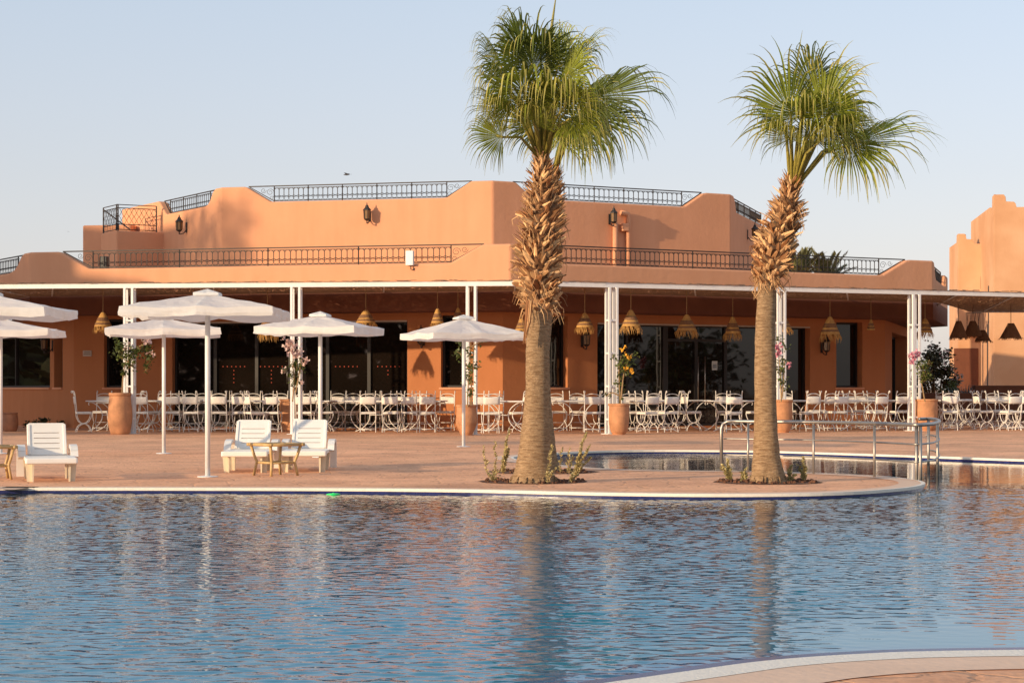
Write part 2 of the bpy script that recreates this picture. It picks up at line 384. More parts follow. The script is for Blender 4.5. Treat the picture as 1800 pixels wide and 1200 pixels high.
def water():
    SLOPE = .095
    import numpy as np
    rs = np.random.RandomState(4)
    ax, ay = np.arange(-7.0, 7.001, .02), np.arange(6.2, 22.51, .02)       # finely rippled part, the rest is coarse
    X, Yg = np.meshgrid(ax, ay); Z = np.zeros_like(X)
    nw = 90; wl_ = .06*(3.6**rs.rand(nw)); th = rs.normal(0, .62, nw)+.16; ph = rs.rand(nw)*6.283
    for i in range(nw):
        k = 6.2832/wl_[i]; sl_ = SLOPE*(.7 if wl_[i] > .15 else 1)*1.414/math.sqrt(nw)
        Z += sl_/k*np.sin(k*(X*np.sin(th[i])+Yg*np.cos(th[i]))+ph[i])
    gust = .72+.28*np.sin(X*.75+Yg*.38+1)*np.sin(Yg*.55-X*.3)
    def sstep(d, r0, r1, lo): t = np.clip((d-r0)/(r1-r0), 0, 1); return lo+(1-lo)*t*t*(3-2*t)
    calm = sstep(np.hypot(X-2.5, (Yg-8.6)*1.15), .5, 2.7, .05)
    edge_ = sstep(np.minimum(np.minimum(X+7, 7-X), 22.5-Yg), 0, .6, 0)
    Z = Z*gust*calm*edge_-.05
    me = bpy.data.meshes.new('pool_water')
    vs = np.stack([X, Yg, Z], -1).reshape(-1, 3); m_, n_ = len(ay), len(ax)
    idx = np.arange(m_*n_).reshape(m_, n_)
    fs = np.stack([idx[:-1, :-1], idx[:-1, 1:], idx[1:, 1:], idx[1:, :-1]], -1).reshape(-1, 4)
    xe, ye = [-34, ax[0], ax[-1], 34], [-6, ay[0], ay[-1], 37]
    cv, cf, nb_ = [], [], len(vs)
    for i in range(3):
        for j in range(3):
            if i == 1 and j == 1: continue
            gx, gy = np.linspace(xe[i], xe[i+1], 41), np.linspace(ye[j], ye[j+1], 41)
            A, B = np.meshgrid(gx, gy); cv.append(np.stack([A, B, A*0-.05], -1).reshape(-1, 3)); ii = np.arange(41*41).reshape(41, 41)+nb_; nb_ += 41*41
            cf.append(np.stack([ii[:-1, :-1], ii[:-1, 1:], ii[1:, 1:], ii[1:, :-1]], -1).reshape(-1, 4))
    nd = len(vs); vs = np.concatenate([vs]+cv); fs = np.concatenate([fs]+cf)
    me.vertices.add(len(vs)); me.vertices.foreach_set('co', vs.astype(np.float32).ravel())
    me.loops.add(len(fs)*4); me.loops.foreach_set('vertex_index', fs.astype(np.int32).ravel())
    me.polygons.add(len(fs)); me.polygons.foreach_set('loop_start', np.arange(0, len(fs)*4, 4, dtype=np.int32))
    me.polygons.foreach_set('use_smooth', np.ones(len(fs), dtype=bool)); me.update(calc_edges=True); me.validate()
    fd = me.attributes.new('flatness', 'FLOAT', 'POINT'); fl_ = np.ones(len(vs), dtype=np.float32); fl_[:nd] = 1-edge_.ravel()*.86; fd.data.foreach_set('value', fl_)
    from mathutils.kdtree import KDTree
    pts = []
    for e in (far_edge, near_edge):
        for i in range(len(e)-1):
            n = max(1, int((e[i+1]-e[i]).length/.12))
            for k in range(n): pts.append(e[i].lerp(e[i+1], k/n))
    kd = KDTree(len(pts))
    for i, p in enumerate(pts): kd.insert((p.x, p.y, 0), i)
    kd.balance()
    at = me.attributes.new('shore', 'FLOAT', 'POINT')
    at.data.foreach_set('value', [min(kd.find((v[0], v[1], 0))[2], 4.0) for v in vs.tolist()])
    m = bpy.data.materials.new('pool_water'); m.use_nodes = True
    nt = m.node_tree; N = nt.nodes; L = nt.links; b = N['Principled BSDF']
    b.inputs['Roughness'].default_value = .01; b.inputs['IOR'].default_value = 1.21
    a = N.new('ShaderNodeAttribute'); a.attribute_name = 'shore'
    r = N.new('ShaderNodeValToRGB'); cr = r.color_ramp
    cr.elements[0].position = 0; cr.elements[0].color = (.10, .12, .36, 1)
    cr.elements[1].position = .30; cr.elements[1].color = (.001, .165, .275, 1)
    e = cr.elements.new(.06); e.color = (.03, .14, .29, 1)
    e = cr.elements.new(.14); e.color = (.01, .18, .28, 1)
    dv = N.new('ShaderNodeMath'); dv.operation = 'DIVIDE'; dv.inputs[1].default_value = 4
    L.new(a.outputs['Fac'], dv.inputs[0]); L.new(dv.outputs[0], r.inputs['Fac'])
    tc = N.new('ShaderNodeTexCoord')
    sy = N.new('ShaderNodeSeparateXYZ'); L.new(tc.outputs['Object'], sy.inputs[0])
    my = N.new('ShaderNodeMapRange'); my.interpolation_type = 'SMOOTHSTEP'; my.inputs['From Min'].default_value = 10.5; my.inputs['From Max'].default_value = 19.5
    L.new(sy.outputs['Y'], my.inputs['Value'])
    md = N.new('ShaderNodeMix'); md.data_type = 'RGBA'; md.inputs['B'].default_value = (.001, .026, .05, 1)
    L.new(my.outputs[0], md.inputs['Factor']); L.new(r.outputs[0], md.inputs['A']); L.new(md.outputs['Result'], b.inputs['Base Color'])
    mp = N.new('ShaderNodeMapping'); mp.inputs['Scale'].default_value = (1, 1.5, 1); mp.inputs['Rotation'].default_value = (0, 0, R(-14)); L.new(tc.outputs['Object'], mp.inputs['Vector'])
    n1 = N.new('ShaderNodeTexNoise'); n1.inputs['Scale'].default_value = 5.2; n1.inputs['Detail'].default_value = 2.5; n1.inputs['Roughness'].default_value = .5; n1.inputs['Distortion'].default_value = .4
    L.new(mp.outputs[0], n1.inputs['Vector'])
    n2 = N.new('ShaderNodeTexNoise'); n2.inputs['Scale'].default_value = 1.7; n2.inputs['Detail'].default_value = 1
    L.new(mp.outputs[0], n2.inputs['Vector'])
    # ripples die down towards the near right bank and in the sheltered bay
    sx = N.new('ShaderNodeSeparateXYZ'); L.new(tc.outputs['Object'], sx.inputs[0])
    def vdist(c, r0, r1, lo):
        d = N.new('ShaderNodeVectorMath'); d.operation = 'DISTANCE'; d.inputs[1].default_value = c
        s = N.new('ShaderNodeVectorMath'); s.operation = 'MULTIPLY'; s.inputs[1].default_value = (1, 1, 0)
        L.new(tc.outputs['Object'], s.inputs[0]); L.new(s.outputs[0], d.inputs[0])
        mr = N.new('ShaderNodeMapRange'); mr.interpolation_type = 'SMOOTHSTEP'
        mr.inputs['From Min'].default_value = r0; mr.inputs['From Max'].default_value = r1; mr.inputs['To Min'].default_value = lo; mr.inputs['To Max'].default_value = 1
        L.new(d.outputs['Value'], mr.inputs['Value']); return mr.outputs[0]
    f1 = vdist((2.35, 8.5, 0), .7, 2.6, .06); f2 = vdist((7.5, 28.5, 0), 5.0, 9.0, .045)
    m0 = N.new('ShaderNodeMath'); m0.operation = 'MULTIPLY'; L.new(f1, m0.inputs[0]); L.new(f2, m0.inputs[1])
    fa = N.new('ShaderNodeAttribute'); fa.attribute_name = 'flatness'
    mu = N.new('ShaderNodeMath'); mu.operation = 'MULTIPLY'; L.new(m0.outputs[0], mu.inputs[0]); L.new(fa.outputs['Fac'], mu.inputs[1])
    ad = N.new('ShaderNodeMath'); ad.operation = 'MULTIPLY_ADD'; ad.inputs[1].default_value = .8
    L.new(n2.outputs['Fac'], ad.inputs[0]); L.new(n1.outputs['Fac'], ad.inputs[2])
    h = N.new('ShaderNodeMath'); h.operation = 'MULTIPLY'; L.new(ad.outputs[0], h.inputs[0]); L.new(mu.outputs[0], h.inputs[1])
    bp = N.new('ShaderNodeBump'); bp.inputs['Strength'].default_value = 1; bp.inputs['Distance'].default_value = .034
    L.new(h.outputs[0], bp.inputs['Height']); L.new(bp.outputs[0], b.inputs['Normal'])
    me.materials.append(m); o = bpy.data.objects.new('pool_water', me); C.objects.link(o); struct(o)
water()
# ------------------------------------------------------------------ restaurant building (octagonal, two storeys)
V2 = lambda x, y: Vector((x, y, 0))
class Facet:
    def __init__(s, A, B):
        s.A, s.B = A.copy(), B.copy(); s.L = (B-A).length; s.d = (B-A).normalized(); s.n = Vector((-s.d.y, s.d.x, 0))  # inward
        s.rz = math.atan2(s.d.y, s.d.x)
    def pt(s, u, i=0, z=0): return s.A+s.d*u+s.n*i+Vector((0, 0, z))
    def u(s, px, i=0):
        k = (px-CX)/F; A = s.A+s.n*i
        return (k*A.y-A.x)/(s.d.x-k*s.d.y)
    def z(s, px, py, i=0):
        return hz(py, s.pt(s.u(px, i), i).y)
def fbox(b, f, u0, u1, i0, i1, z0, z1):
    b.hexa([f.pt(u0, i0, z0), f.pt(u1, i0, z0), f.pt(u1, i1, z0), f.pt(u0, i1, z0), f.pt(u0, i0, z1), f.pt(u1, i0, z1), f.pt(u1, i1, z1), f.pt(u0, i1, z1)])
def ring(pts, z0, th):          # outer polyline (left to right as seen from outside) with its own top heights
    P2 = [Vector((p[0].x, p[0].y, 0)) for p in pts]; n = len(pts); inn = []
    for i in range(n):
        a = P2[i]-P2[i-1] if i and (P2[i]-P2[i-1]).length > 1e-6 else None
        c = P2[i+1]-P2[i] if i < n-1 and (P2[i+1]-P2[i]).length > 1e-6 else None
        a = (a or c).normalized(); c = (c or a).normalized()
        na, nc = Vector((-a.y, a.x, 0)), Vector((-c.y, c.x, 0))
        m = na+nc; m = m/ (m.length/2) if False else m.normalized()/max(.3, math.sqrt((1+na.dot(nc))/2))
        inn.append(P2[i]+m*th)
    b = MB(); vs = []
    for p, q, (_, zt) in zip(P2, inn, pts):
        vs += [Vector((p.x, p.y, z0)), Vector((p.x, p.y, zt)), Vector((q.x, q.y, zt)), Vector((q.x, q.y, z0))]
    fs = []
    for i in range(n-1):
        o, k = 4*i, 4*i+4
        fs += [(o, k, k+1, o+1), (o+1, k+1, k+2, o+2), (o+2, k+2, k+3, o+3)]
    fs += [(0, 1, 2, 3), (4*n-1, 4*n-2, 4*n-3, 4*n-4)]
    b.add(vs, fs); return b, inn
A_, C_, B_ = V2(-12.8, 52.1), V2(-.04, 49.0), V2(11.93, 55.6)
LLd, RRd = V2(-math.cos(R(58.7)), math.sin(R(58.7))), V2(math.cos(R(74)), math.sin(R(74)))
AE, BE = A_+LLd*13.2, B_+RRd*6.6
FL, FR, FLL, FRR = Facet(A_, C_), Facet(C_, B_), Facet(AE, A_), Facet(B_, BE)
ZP, ZLo, ZS = 4.69, 4.23, 3.03
house = thing('restaurant_building', 'terracotta octagonal restaurant of two storeys with iron railings along its stepped roof terraces', 'building', (0, 50, 0))
house.location = (0, 0, 0)
def prof(f, items):      # items: (px, z)
    return [(f.pt(f.u(px)), z) for px, z in items]
par = [(AE, ZLo), (FLL.pt(FLL.L-1.9), ZLo), (FLL.pt(FLL.L-1.45), ZLo+.05), (FLL.pt(FLL.L-1.05), ZLo+.2), (FLL.pt(FLL.L-.75), ZP-.06), (FLL.pt(FLL.L-.55), ZP), (A_, ZP)]
par += prof(FL, [(101, ZP), (106, ZP-.02), (156, ZLo+.01), (161, ZLo), (786, ZLo), (792, ZLo+.015), (846, ZP-.015), (851, ZP)]) + [(C_, ZP)]
par += prof(FR, [(930, ZP), (936, ZP-.02), (978, ZLo+.01), (984, ZLo), (1546, ZLo), (1553, ZLo+.02), (1594, ZP-.02), (1600, ZP)]) + [(B_, ZP)]
par += [(FRR.pt(.35), ZP), (FRR.pt(.55), ZP-.08), (FRR.pt(.9), ZLo+.12), (FRR.pt(1.3), ZLo), (FRR.pt(5.6), ZLo), (FRR.pt(5.65), ZP-.1), (FRR.pt(6.5), ZP-.1), (BE, ZP-.12), (V2(10, 76), ZP-.12)]
b, inn = ring([(p, 3.575) for p, z in par], ZS, .28); b.build('fascia', M['soffit'], house)  # foot of the parapet split off and coloured darker for pergola shade
b, inn = ring(par, 3.575, .32)
b.build('parapet', M['wall'], house, bevel=.05, ang=35)
ped = [p[0] for p in par]
b = MB(); b.poly([Vector((p.x, p.y, 4.02)) for p in inn]+[Vector((-12, 80, 4.02))]); b.build('terrace_floor', M['roof'], house)
# ground floor walls
def inset(p, na, nb, d):
    m = (na+nb).normalized(); return p+m*d/m.dot(na)
IN = 1.4
WL = inset(A_, FLL.n, FL.n, IN); WC = inset(C_, FL.n, FR.n, IN); WR = inset(B_, FR.n, FRR.n, IN)
GLL, GL, GR, GRR = Facet(WL+LLd*13, WL), Facet(WL, WC), Facet(WC, WR), Facet(WR, WR+RRd*6.2)
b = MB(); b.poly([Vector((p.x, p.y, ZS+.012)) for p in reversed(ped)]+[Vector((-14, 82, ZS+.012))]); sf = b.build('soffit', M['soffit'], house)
def wall(f, ops, z1, dep):
    us = sorted({0, f.L, *[o[0] for o in ops], *[o[1] for o in ops]}); zs = sorted({-.3, z1, *[o[2] for o in ops], *[o[3] for o in ops]})
    b = MB()
    for a, c in zip(us, us[1:]):
        for e, g in zip(zs, zs[1:]):
            um, zm = (a+c)/2, (e+g)/2
            if any(o[0] < um < o[1] and o[2] < zm < o[3] for o in ops): continue
            b.quad(f.pt(a, 0, e), f.pt(c, 0, e), f.pt(c, 0, g), f.pt(a, 0, g))
    for (a, c, e, g) in ops:
        b.quad(f.pt(a, 0, e), f.pt(a, dep, e), f.pt(a, dep, g), f.pt(a, 0, g)); b.quad(f.pt(c, dep, e), f.pt(c, 0, e), f.pt(c, 0, g), f.pt(c, dep, g))
        b.quad(f.pt(a, 0, g), f.pt(a, dep, g), f.pt(c, dep, g), f.pt(c, 0, g)); b.quad(f.pt(a, dep, e), f.pt(a, 0, e), f.pt(c, 0, e), f.pt(c, dep, e))
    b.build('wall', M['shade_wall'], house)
def op(f, p0, p1, zt, zb): return (f.u(p0), f.u(p1), zb, zt)
ZW = 1.1
oLL = [op(GLL, -40, 95, 2.62, ZW), op(GLL, 95.5, 110, 2.62, ZW)]; oLL = [(oLL[0][0], GLL.u(88), 2*0+ZW, 2.62), (GLL.u(95), GLL.u(110), ZW, 2.62)]
oL = [op(GL, 183, 238, 2.95, ZW), op(GL, 303, 716, 2.84, .06), op(GL, 775, 822, 2.97, ZW)]
oR = [op(GR, 952, 998, 2.97, ZW), op(GR, 1050, 1424, 2.8, .06), op(GR, 1470, 1516, 2.96, ZW)]
oRR = [op(GRR, 1568, 1597, 2.75, .06)]
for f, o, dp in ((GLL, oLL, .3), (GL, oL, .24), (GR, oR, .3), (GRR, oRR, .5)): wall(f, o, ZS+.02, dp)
def window(f, o, dep, mull=(), trans=(), fw=.06, head=False):
    a, c, e, g = o; b = MB(); i0, i1 = dep-.07, dep
    fbox(b, f, a, a+fw, i0, i1, e, g); fbox(b, f, c-fw, c, i0, i1, e, g)
    fbox(b, f, a+fw, c-fw, i0, i1, g-fw, g); fbox(b, f, a+fw, c-fw, i0, i1, e, e+fw)
    for m, wd in mull: fbox(b, f, m-wd/2, m+wd/2, i0-.004, i1-.004, e+fw, g-fw)
    for u0, u1, z in trans: fbox(b, f, u0, u1, i0-.002, i1-.002, z-.04, z+.04)
    wdw = b.build('window', M['alu'], house)
    b = MB(); ii = dep-.02; b.quad(f.pt(a+.02, ii, e+.02), f.pt(c-.02, ii, e+.02), f.pt(c-.02, ii, g-.02), f.pt(a+.02, ii, g-.02))
    b.build('pane', M['pane'], wdw)
    if head:
        b = MB(); fbox(b, f, a+.01, c-.01, -.012, .02, g-.03, g+.012); b.build('sunlit_head_edge', M['plaque'], wdw)  # pale strip standing for the sunlit top edge of the opening
    if e > .5:
        b = MB(); fbox(b, f, a-.04, c+.04, -.05, dep-.08, e-.045, e+.004); b.build('sill', M['wall'], wdw)
    return wdw
window(GLL, oLL[0], .3, [(GLL.u(14), .06)]); window(GLL, oLL[1], .3)
window(GL, oL[0], .24); window(GL, oL[2], .24)
big = window(GL, oL[1], .24, [(GL.u(p), .09) for p in (374, 447, 506, 572, 645)], head=True)
window(GR, oR[0], .3); window(GR, oR[2], .3)
bigr = window(GR, oR[1], .3, [(GR.u(1110), .07), (GR.u(1178), .16), (GR.u(1232), .1), (GR.u(1284), .1), (GR.u(1345), .07)], [(GR.u(1178), GR.u(1284), hz(597, 53))], head=True)
window(GRR, oRR[0], .5, [(GRR.u(1583), .1)])
def discs(px0s, pxc, dep):
    b = MB()
    for px, py in px0s:
        u = GL.u(px, dep); p = GL.pt(u, dep, GL.z(px, py, dep)); n = 8
        b.poly([p+GL.d*(.013*math.cos(2*math.pi*k/n))+Vector((0, 0, .013*math.sin(2*math.pi*k/n))) for k in range(n)])
    return b
dots = []
for x0 in (392, 458, 590, 664): dots += [(x0+k*7.6, 644) for k in range(6)]
for xc in (411, 477, 682): dots += [(xc, 651+k*7) for k in range(4 if xc != 682 else 2)]
discs(dots, 0, .205).build('sticker_dots', M['red'], big)
for p0 in (1225, 1237):
    b = MB(); u = GR.u(p0, .2); b.tube([GR.pt(u, .14, .75), GR.pt(u, .14, 1.95)], .018, 8); b.build('handle', M['steel'], bigr, True)
b = MB(); u = GL.u(506, .15); b.tube([GL.pt(u, .1, 1.2), GL.pt(u, .1, 1.7)], .012, 6); b.build('handle', M['steel'], big, True)
b = MB(); u = GR.u(1256, .27); fbox(b, GR, u-.09, u+.09, .262, .27, 1.58, 1.83); b.build('notice', M['paper'], bigr)
b = MB(); fbox(b, GR, u-.065, u+.065, .258, .2605, 1.63, 1.74); b.build('notice_print', M['agave'], bigr)
# upper storey
UL, UC, UR = V2(-8.44, 56.9), V2(-.54, 55.0), V2(6.57, 58.9)
ULE, URE = UL+LLd*8.2, UR+RRd*8
HL, HR, HLL, HRR = Facet(UL, UC), Facet(UC, UR), Facet(ULE, UL), Facet(UR, URE)
YP, YL = 6.90, 6.45
up = [(V2(-10, 73), YP), (HLL.pt(0), YP)] + prof(HLL, [(268, YP), (277, YP), (280, YP-.04), (291, YL), (359, YL), (364, YL+.03), (369, YL+.14), (374, YP-.07), (378, YP)]) + [(UL, YP)]
up += prof(HL, [(429, YP), (434, YP-.02), (475, YL+.01), (480, YL), (780, YL), (786, YL+.015), (826, YP-.02), (830, YP)]) + [(UC, YP)]
up += prof(HR, [(902, YP), (908, YP-.02), (938, YL+.01), (943, YL), (1198, YL), (1205, YL+.03), (1236, YP-.03), (1243, YP)]) + [(UR, YP)]
up += [(HRR.pt(.5), YP), (HRR.pt(.7), YP-.1), (HRR.pt(1.0), YL), (HRR.pt(7), YL), (URE, YL), (V2(4, 73), YL)]
b, inn = ring(up, 3.9, .3); b.build('upper_storey', M['wall'], house, bevel=.05, ang=35)
b = MB(); b.poly([Vector((p.x, p.y, 6.2)) for p in inn]); b.build('roof', M['roof'], house)
# stair turret left of the upper storey
t0 = V2(-12.09, 60.0); t1 = t0+V2(.862, .506)*2.4; t3 = t0+V2(-.506, .862)*1.5; t2 = t3+V2(.862, .506)*2.4
def slab(name, q, z0, z1, m=None, bev=.05):
    b = MB(); b.hexa([Vector((p.x, p.y, z0)) for p in q]+[Vector((p.x, p.y, z1)) for p in q]); return b.build(name, m or M['wall'], house, bevel=bev)
ZT = 5.9
slab('stair_turret', [t0, t1, t2, t3], 3.9, ZT)
s0 = V2(-13.7, 62.6); slab('stair_turret', [s0, s0+V2(1.6, -.3), s0+V2(2.2, 2), s0+V2(.6, 2.3)], 3.9, 6.27)
slab('chimney_pier', [V2(-11.33, 61.5), V2(-10.9, 61.4), V2(-10.8, 61.9), V2(-11.2, 62)], 5.8, 6.55)

# railings ------------------------------------------------------
def railing(f, u0, u1, z0, z1, ins=.16, step=2.3, tri=(0, 0), posts=None):
    """iron railing along a facet: flat rails, arched bars, circles, posts, triangular scroll ends"""
    b = MB()
    ua, ub = u0-tri[0], u1+tri[1]
    b.tube([f.pt(ua, ins, z1), f.pt(ub, ins, z1)], .021, 4); b.tube([f.pt(u0, ins, z1-.06), f.pt(u1, ins, z1-.06)], .012, 4)
    b.tube([f.pt(u0, ins, z0+.035), f.pt(u1, ins, z0+.035)], .016, 4)
    if tri[0]: b.tube([f.pt(ua, ins, z1), f.pt(u0, ins, z0+.03)], .017, 4)
    if tri[1]: b.tube([f.pt(ub, ins, z1), f.pt(u1, ins, z0+.03)], .017, 4)
    rl = b.build('railing', M['iron'], house)
    n = max(1, round((u1-u0)/step)); b = MB(); r = .0085
    za, zb = z0+.05, z1-.06; r = .0115
    for i in range(n):
        s0_, s1_ = u0+(u1-u0)*i/n, u0+(u1-u0)*(i+1)/n
        k = max(2, int((s1_-s0_)/.145)); wd = (s1_-s0_)/k
        for j in range(k):
            c = s0_+(j+.5)*wd
            hw = wd*.5; hh = min(.06, hw*.8)
            arch = [f.pt(c-hw, ins, za+.05), f.pt(c-hw, ins, zb-hh)]+[f.pt(c-hw*math.cos(a), ins, zb-hh+hh*math.sin(a)) for a in (.5, 1.05, 1.57, 2.1, 2.64)]+[f.pt(c+hw, ins, zb-hh), f.pt(c+hw, ins, za+.05)]
            b.tube(arch, r, 4, caps=False)
            b.tube([f.pt(c-hw*math.cos(a), ins, za+.05-.05*math.sin(a)) for a in (0, .6, 1.1, 1.57, 2.04, 2.54, 3.14)], .007, 3, caps=False)
            zx = za+.115
            for sg in (-1, 1): b.tube([f.pt(c-hw, ins, zx-sg*.028), f.pt(c+hw, ins, zx+sg*.028)], .009, 3)
    b.build('baluster_panel', M['iron'], rl)
    for s, uu in ((0, u0), (1, u1)):
        if tri[s] > .25:
            b = MB(); sg = -1 if s == 0 else 1; hh = z1-z0
            for cx, cz, rad, tn in ((.16, .62, .12, 1.5), (.42, .74, .09, -1.4), (.1, .25, .07, 1.2)):
                c = f.pt(uu+sg*cx*min(tri[s], 1.0), ins, z0+hh*cz); pts = []
                for q in range(14):
                    an = tn*2*math.pi*q/14; rr = rad*(1-.055*q)
                    pts.append(c+f.d*(rr*math.cos(an))+Vector((0, 0, rr*math.sin(an)*.9)))
                b.tube(pts, .007, 3, caps=False)
            b.build('scroll_panel', M['iron'], rl)
    for i in range(n+1):
        u = u0+(u1-u0)*i/n
        b = MB(); b.tube([f.pt(u, ins-.003, z0-.0), f.pt(u, ins-.003, z1+.004)], .021, 4); b.build('post', M['iron'], rl)
    return rl
RT = ZP+.012
railing(FL, FL.u(159), FL.u(790), ZLo, RT, .16, 2.3, (FL.u(159)-FL.u(106), FL.u(848)-FL.u(790)))
railing(FR, FR.u(983), FR.u(1551), ZLo, RT, .16, 2.3, (FR.u(983)-FR.u(935), FR.u(1597)-FR.u(1551)))
railing(FLL, FLL.L-6, FLL.L-1.5, ZLo, RT-.03, .16, 2.3, (0, .6))
railing(FRR, 1.25, 5.6, ZLo, RT-.03, .16, 2.2, (.6, 0))
UT = YP+.012
railing(HL, HL.u(479), HL.u(783), YL, UT, .15, 1.0, (HL.u(479)-HL.u(434), HL.u(827)-HL.u(783)))
railing(HR, HR.u(942), HR.u(1203), YL, UT, .15, 1.0, (HR.u(942)-HR.u(906), HR.u(1238)-HR.u(1203)))
railing(HLL, HLL.u(292), HLL.u(362), YL, UT-.02, .15, .95, (.5, .3))
railing(HRR, 1.0, 6.8, YL, UT-.02, .15, 1.1, (.3, 0))
fT = Facet(t0, t1); fT2 = Facet(t3, t0)
def turret_rail(f, u0, u1, z0, z1):
    b = MB(); ins = .06
    for z in (z0+.04, z0+.2, z1-.1, z1): b.tube([f.pt(u0, ins, z), f.pt(u1, ins, z)], .016, 4)
    rl = b.build('railing', M['iron'], house); b = MB(); k = int((u1-u0)/.15); wd = (u1-u0)/k
    for j in range(k):
        c = u0+(j+.5)*wd; zm = (z0+.2+z1-.1)/2; hh = (z1-z0-.3)/2
        for sg in (-1, 1):
            b.tube([f.pt(c+sg*wd*.5*math.sin(math.pi*(q/8)*2)*.9, ins, zm-hh+2*hh*q/8) for q in range(9)], .008, 3, caps=False)
        b.tube([f.pt(c, ins, z0+.04), f.pt(c, ins, z0+.2)], .007, 3)
    b.build('baluster_panel', M['iron'], rl)
    for u in (u0, u1): b = MB(); b.tube([f.pt(u, ins-.003, z0), f.pt(u, ins-.003, z1)], .024, 4); b.build('post', M['iron'], rl)
turret_rail(fT, .02, 1.3, ZT, ZT+.8); turret_rail(fT2, .1, 1.48, ZT, ZT+.8)
b = MB(); b.tube([fT2.pt(.1, .05, ZT+.75), fT.pt(.45, .1, ZT+.06)], .022, 4); b.build('handrail', M['iron'], house)
# drain pipes on the right hand upper wall
for px, pyt in ((1081, 392), (1104, 376)):
    u = HR.u(px, -.08); b = MB(); zt = hz(pyt, HR.pt(u).y)
    b.tube([HR.pt(u, -.09, 4.02), HR.pt(u, -.09, zt-.08), HR.pt(u-.03, -.09, zt-.02), HR.pt(u-.09, -.09, zt), HR.pt(u-.26, -.09, zt+.01)] if px > 1090 else [HR.pt(u, -.09, 4.02), HR.pt(u, -.09, zt)], .075, 12)
    b.build('drain_pipe', M['wall'], house, True)
b = MB(); u = HR.u(1098, -.1); fbox(b, HR, u-.12, u+.1, -.2, -.02, hz(402, 56), hz(388, 56)); b.build('junction_box', M['wall'], house, bevel=.03)
# roof-edge boxes, plaque
b = MB(); u = FL.u(722); fbox(b, FL, u-.1, u+.1, -.13, -.02, ZLo-.05, ZLo+.32)
wb = b.build('antenna_box', M['white'], None, bevel=.015); tag(wb, 'small white box mounted on the parapet below the left terrace railing', 'antenna box')
b = MB(); b.tube([FL.pt(u+.02, -.07, ZLo-.06), FL.pt(u+.02, -.06, ZLo-.14), FL.pt(u+.07, -.03, ZLo-.17), FL.pt(u+.1, -.01, ZLo-.12)], .012, 5); b.build('cable', M['black'], wb)
b = MB(); u = FL.u(172); fbox(b, FL, u-.1, u+.1, .3, .5, ZLo, ZLo+.34); sp = b.build('loudspeaker', M['black'], None, bevel=.01)
tag(sp, 'small black loudspeaker box standing on the roof terrace behind the left railing', 'loudspeaker')
b = MB(); u = GL.u(154); zc = hz(621, GL.pt(u).y); fbox(b, GL, u-.13, u+.13, -.03, -.004, zc-.08, zc+.08)
pl = b.build('wall_plaque', M['plaque'], None, bevel=.008); tag(pl, 'small pale rectangular plaque on the shaded wall left of the first planter', 'plaque')
b = MB()
for k, (x0, x1) in enumerate(((-.09, .09), (-.1, .1))): fbox(b, GL, u+x0, u+x1, -.034, -.031, zc+.02-k*.05, zc+.04-k*.05)
b.build('engraved_line', M['grey_text'], pl)

# ------------------------------------------------------------------ wall lanterns
def lantern(f, px, py, ins, label, size=1.0):
    u = f.u(px, -.24); p = f.pt(u, -.24); z = hz(py, p.y); t = thing('wall_lantern', label, 'lantern', f.pt(u, 0, z), f.rz, 'wall lanterns')
    s = size
    def seg(rs, m, name, par): b = MB(); b.lathe([(r*s, zz*s) for r, zz in rs], 6, (0, -.24, 0)); return b.build(name, m, par)
    body = seg([(.06, -.13), (.085, -.12), (.095, .1), (.1, .12)], M['lamp_glass'], 'lamp_glass', t)
    b = MB()
    for k in range(6):
        a = 2*math.pi*k/6; b.tube([(.088*s*math.cos(a), -.24+.088*s*math.sin(a), -.12*s), (.1*s*math.cos(a), -.24+.1*s*math.sin(a), .12*s)], .011*s, 4)
    b.build('cage', M['iron'], t)
    seg([(.125, .115), (.12, .14), (.06, .2), (.045, .25), (.02, .27), (.012, .33), (.002, .34)], M['iron'], 'cap', t)
    seg([(.01, -.26), (.02, -.23), (.012, -.19), (.06, -.16), (.095, -.135), (.07, -.115)], M['iron'], 'base', t)
    b = MB(); b.tube([(0, -.24, -.2*s), (0, -.2, -.25*s), (0, -.1, -.22*s), (0, -.02, -.12*s)], .014, 6)
    b.box((0, -.012, -.04*s), (.07, .02, .3*s)); b.build('bracket', M['iron'], t)
    return t
lantern(HLL, 315, 397, 0, 'black iron lantern on the upper wall just right of the stair turret')
lantern(HL, 645, 377, 0, 'black iron lantern alone on the sunlit upper left facade')
lantern(HR, 1079, 382, 0, 'black iron lantern beside the drain pipes on the upper right facade')
lantern(HRR, 1327, 410, 0, 'black iron lantern on the upper end wall partly behind the right palm trunk')
lantern(GLL, 78, 605, 0, 'black iron lantern beside the far left ground floor window')
lantern(GL, 258, 592, 0, 'black iron lantern behind the drooping bougainvillea right of the leftmost pergola post')
lantern(GL, 740, 594, 0, 'black iron lantern below the rightmost parasol canopy, on the pier left of it')
lantern(GR, 1031, 597, 0, 'black iron lantern on the ground floor pier just right of the big palm trunk')
lantern(GR, 1453, 608, 0, 'black iron lantern on the ground floor pier right of the right palm')

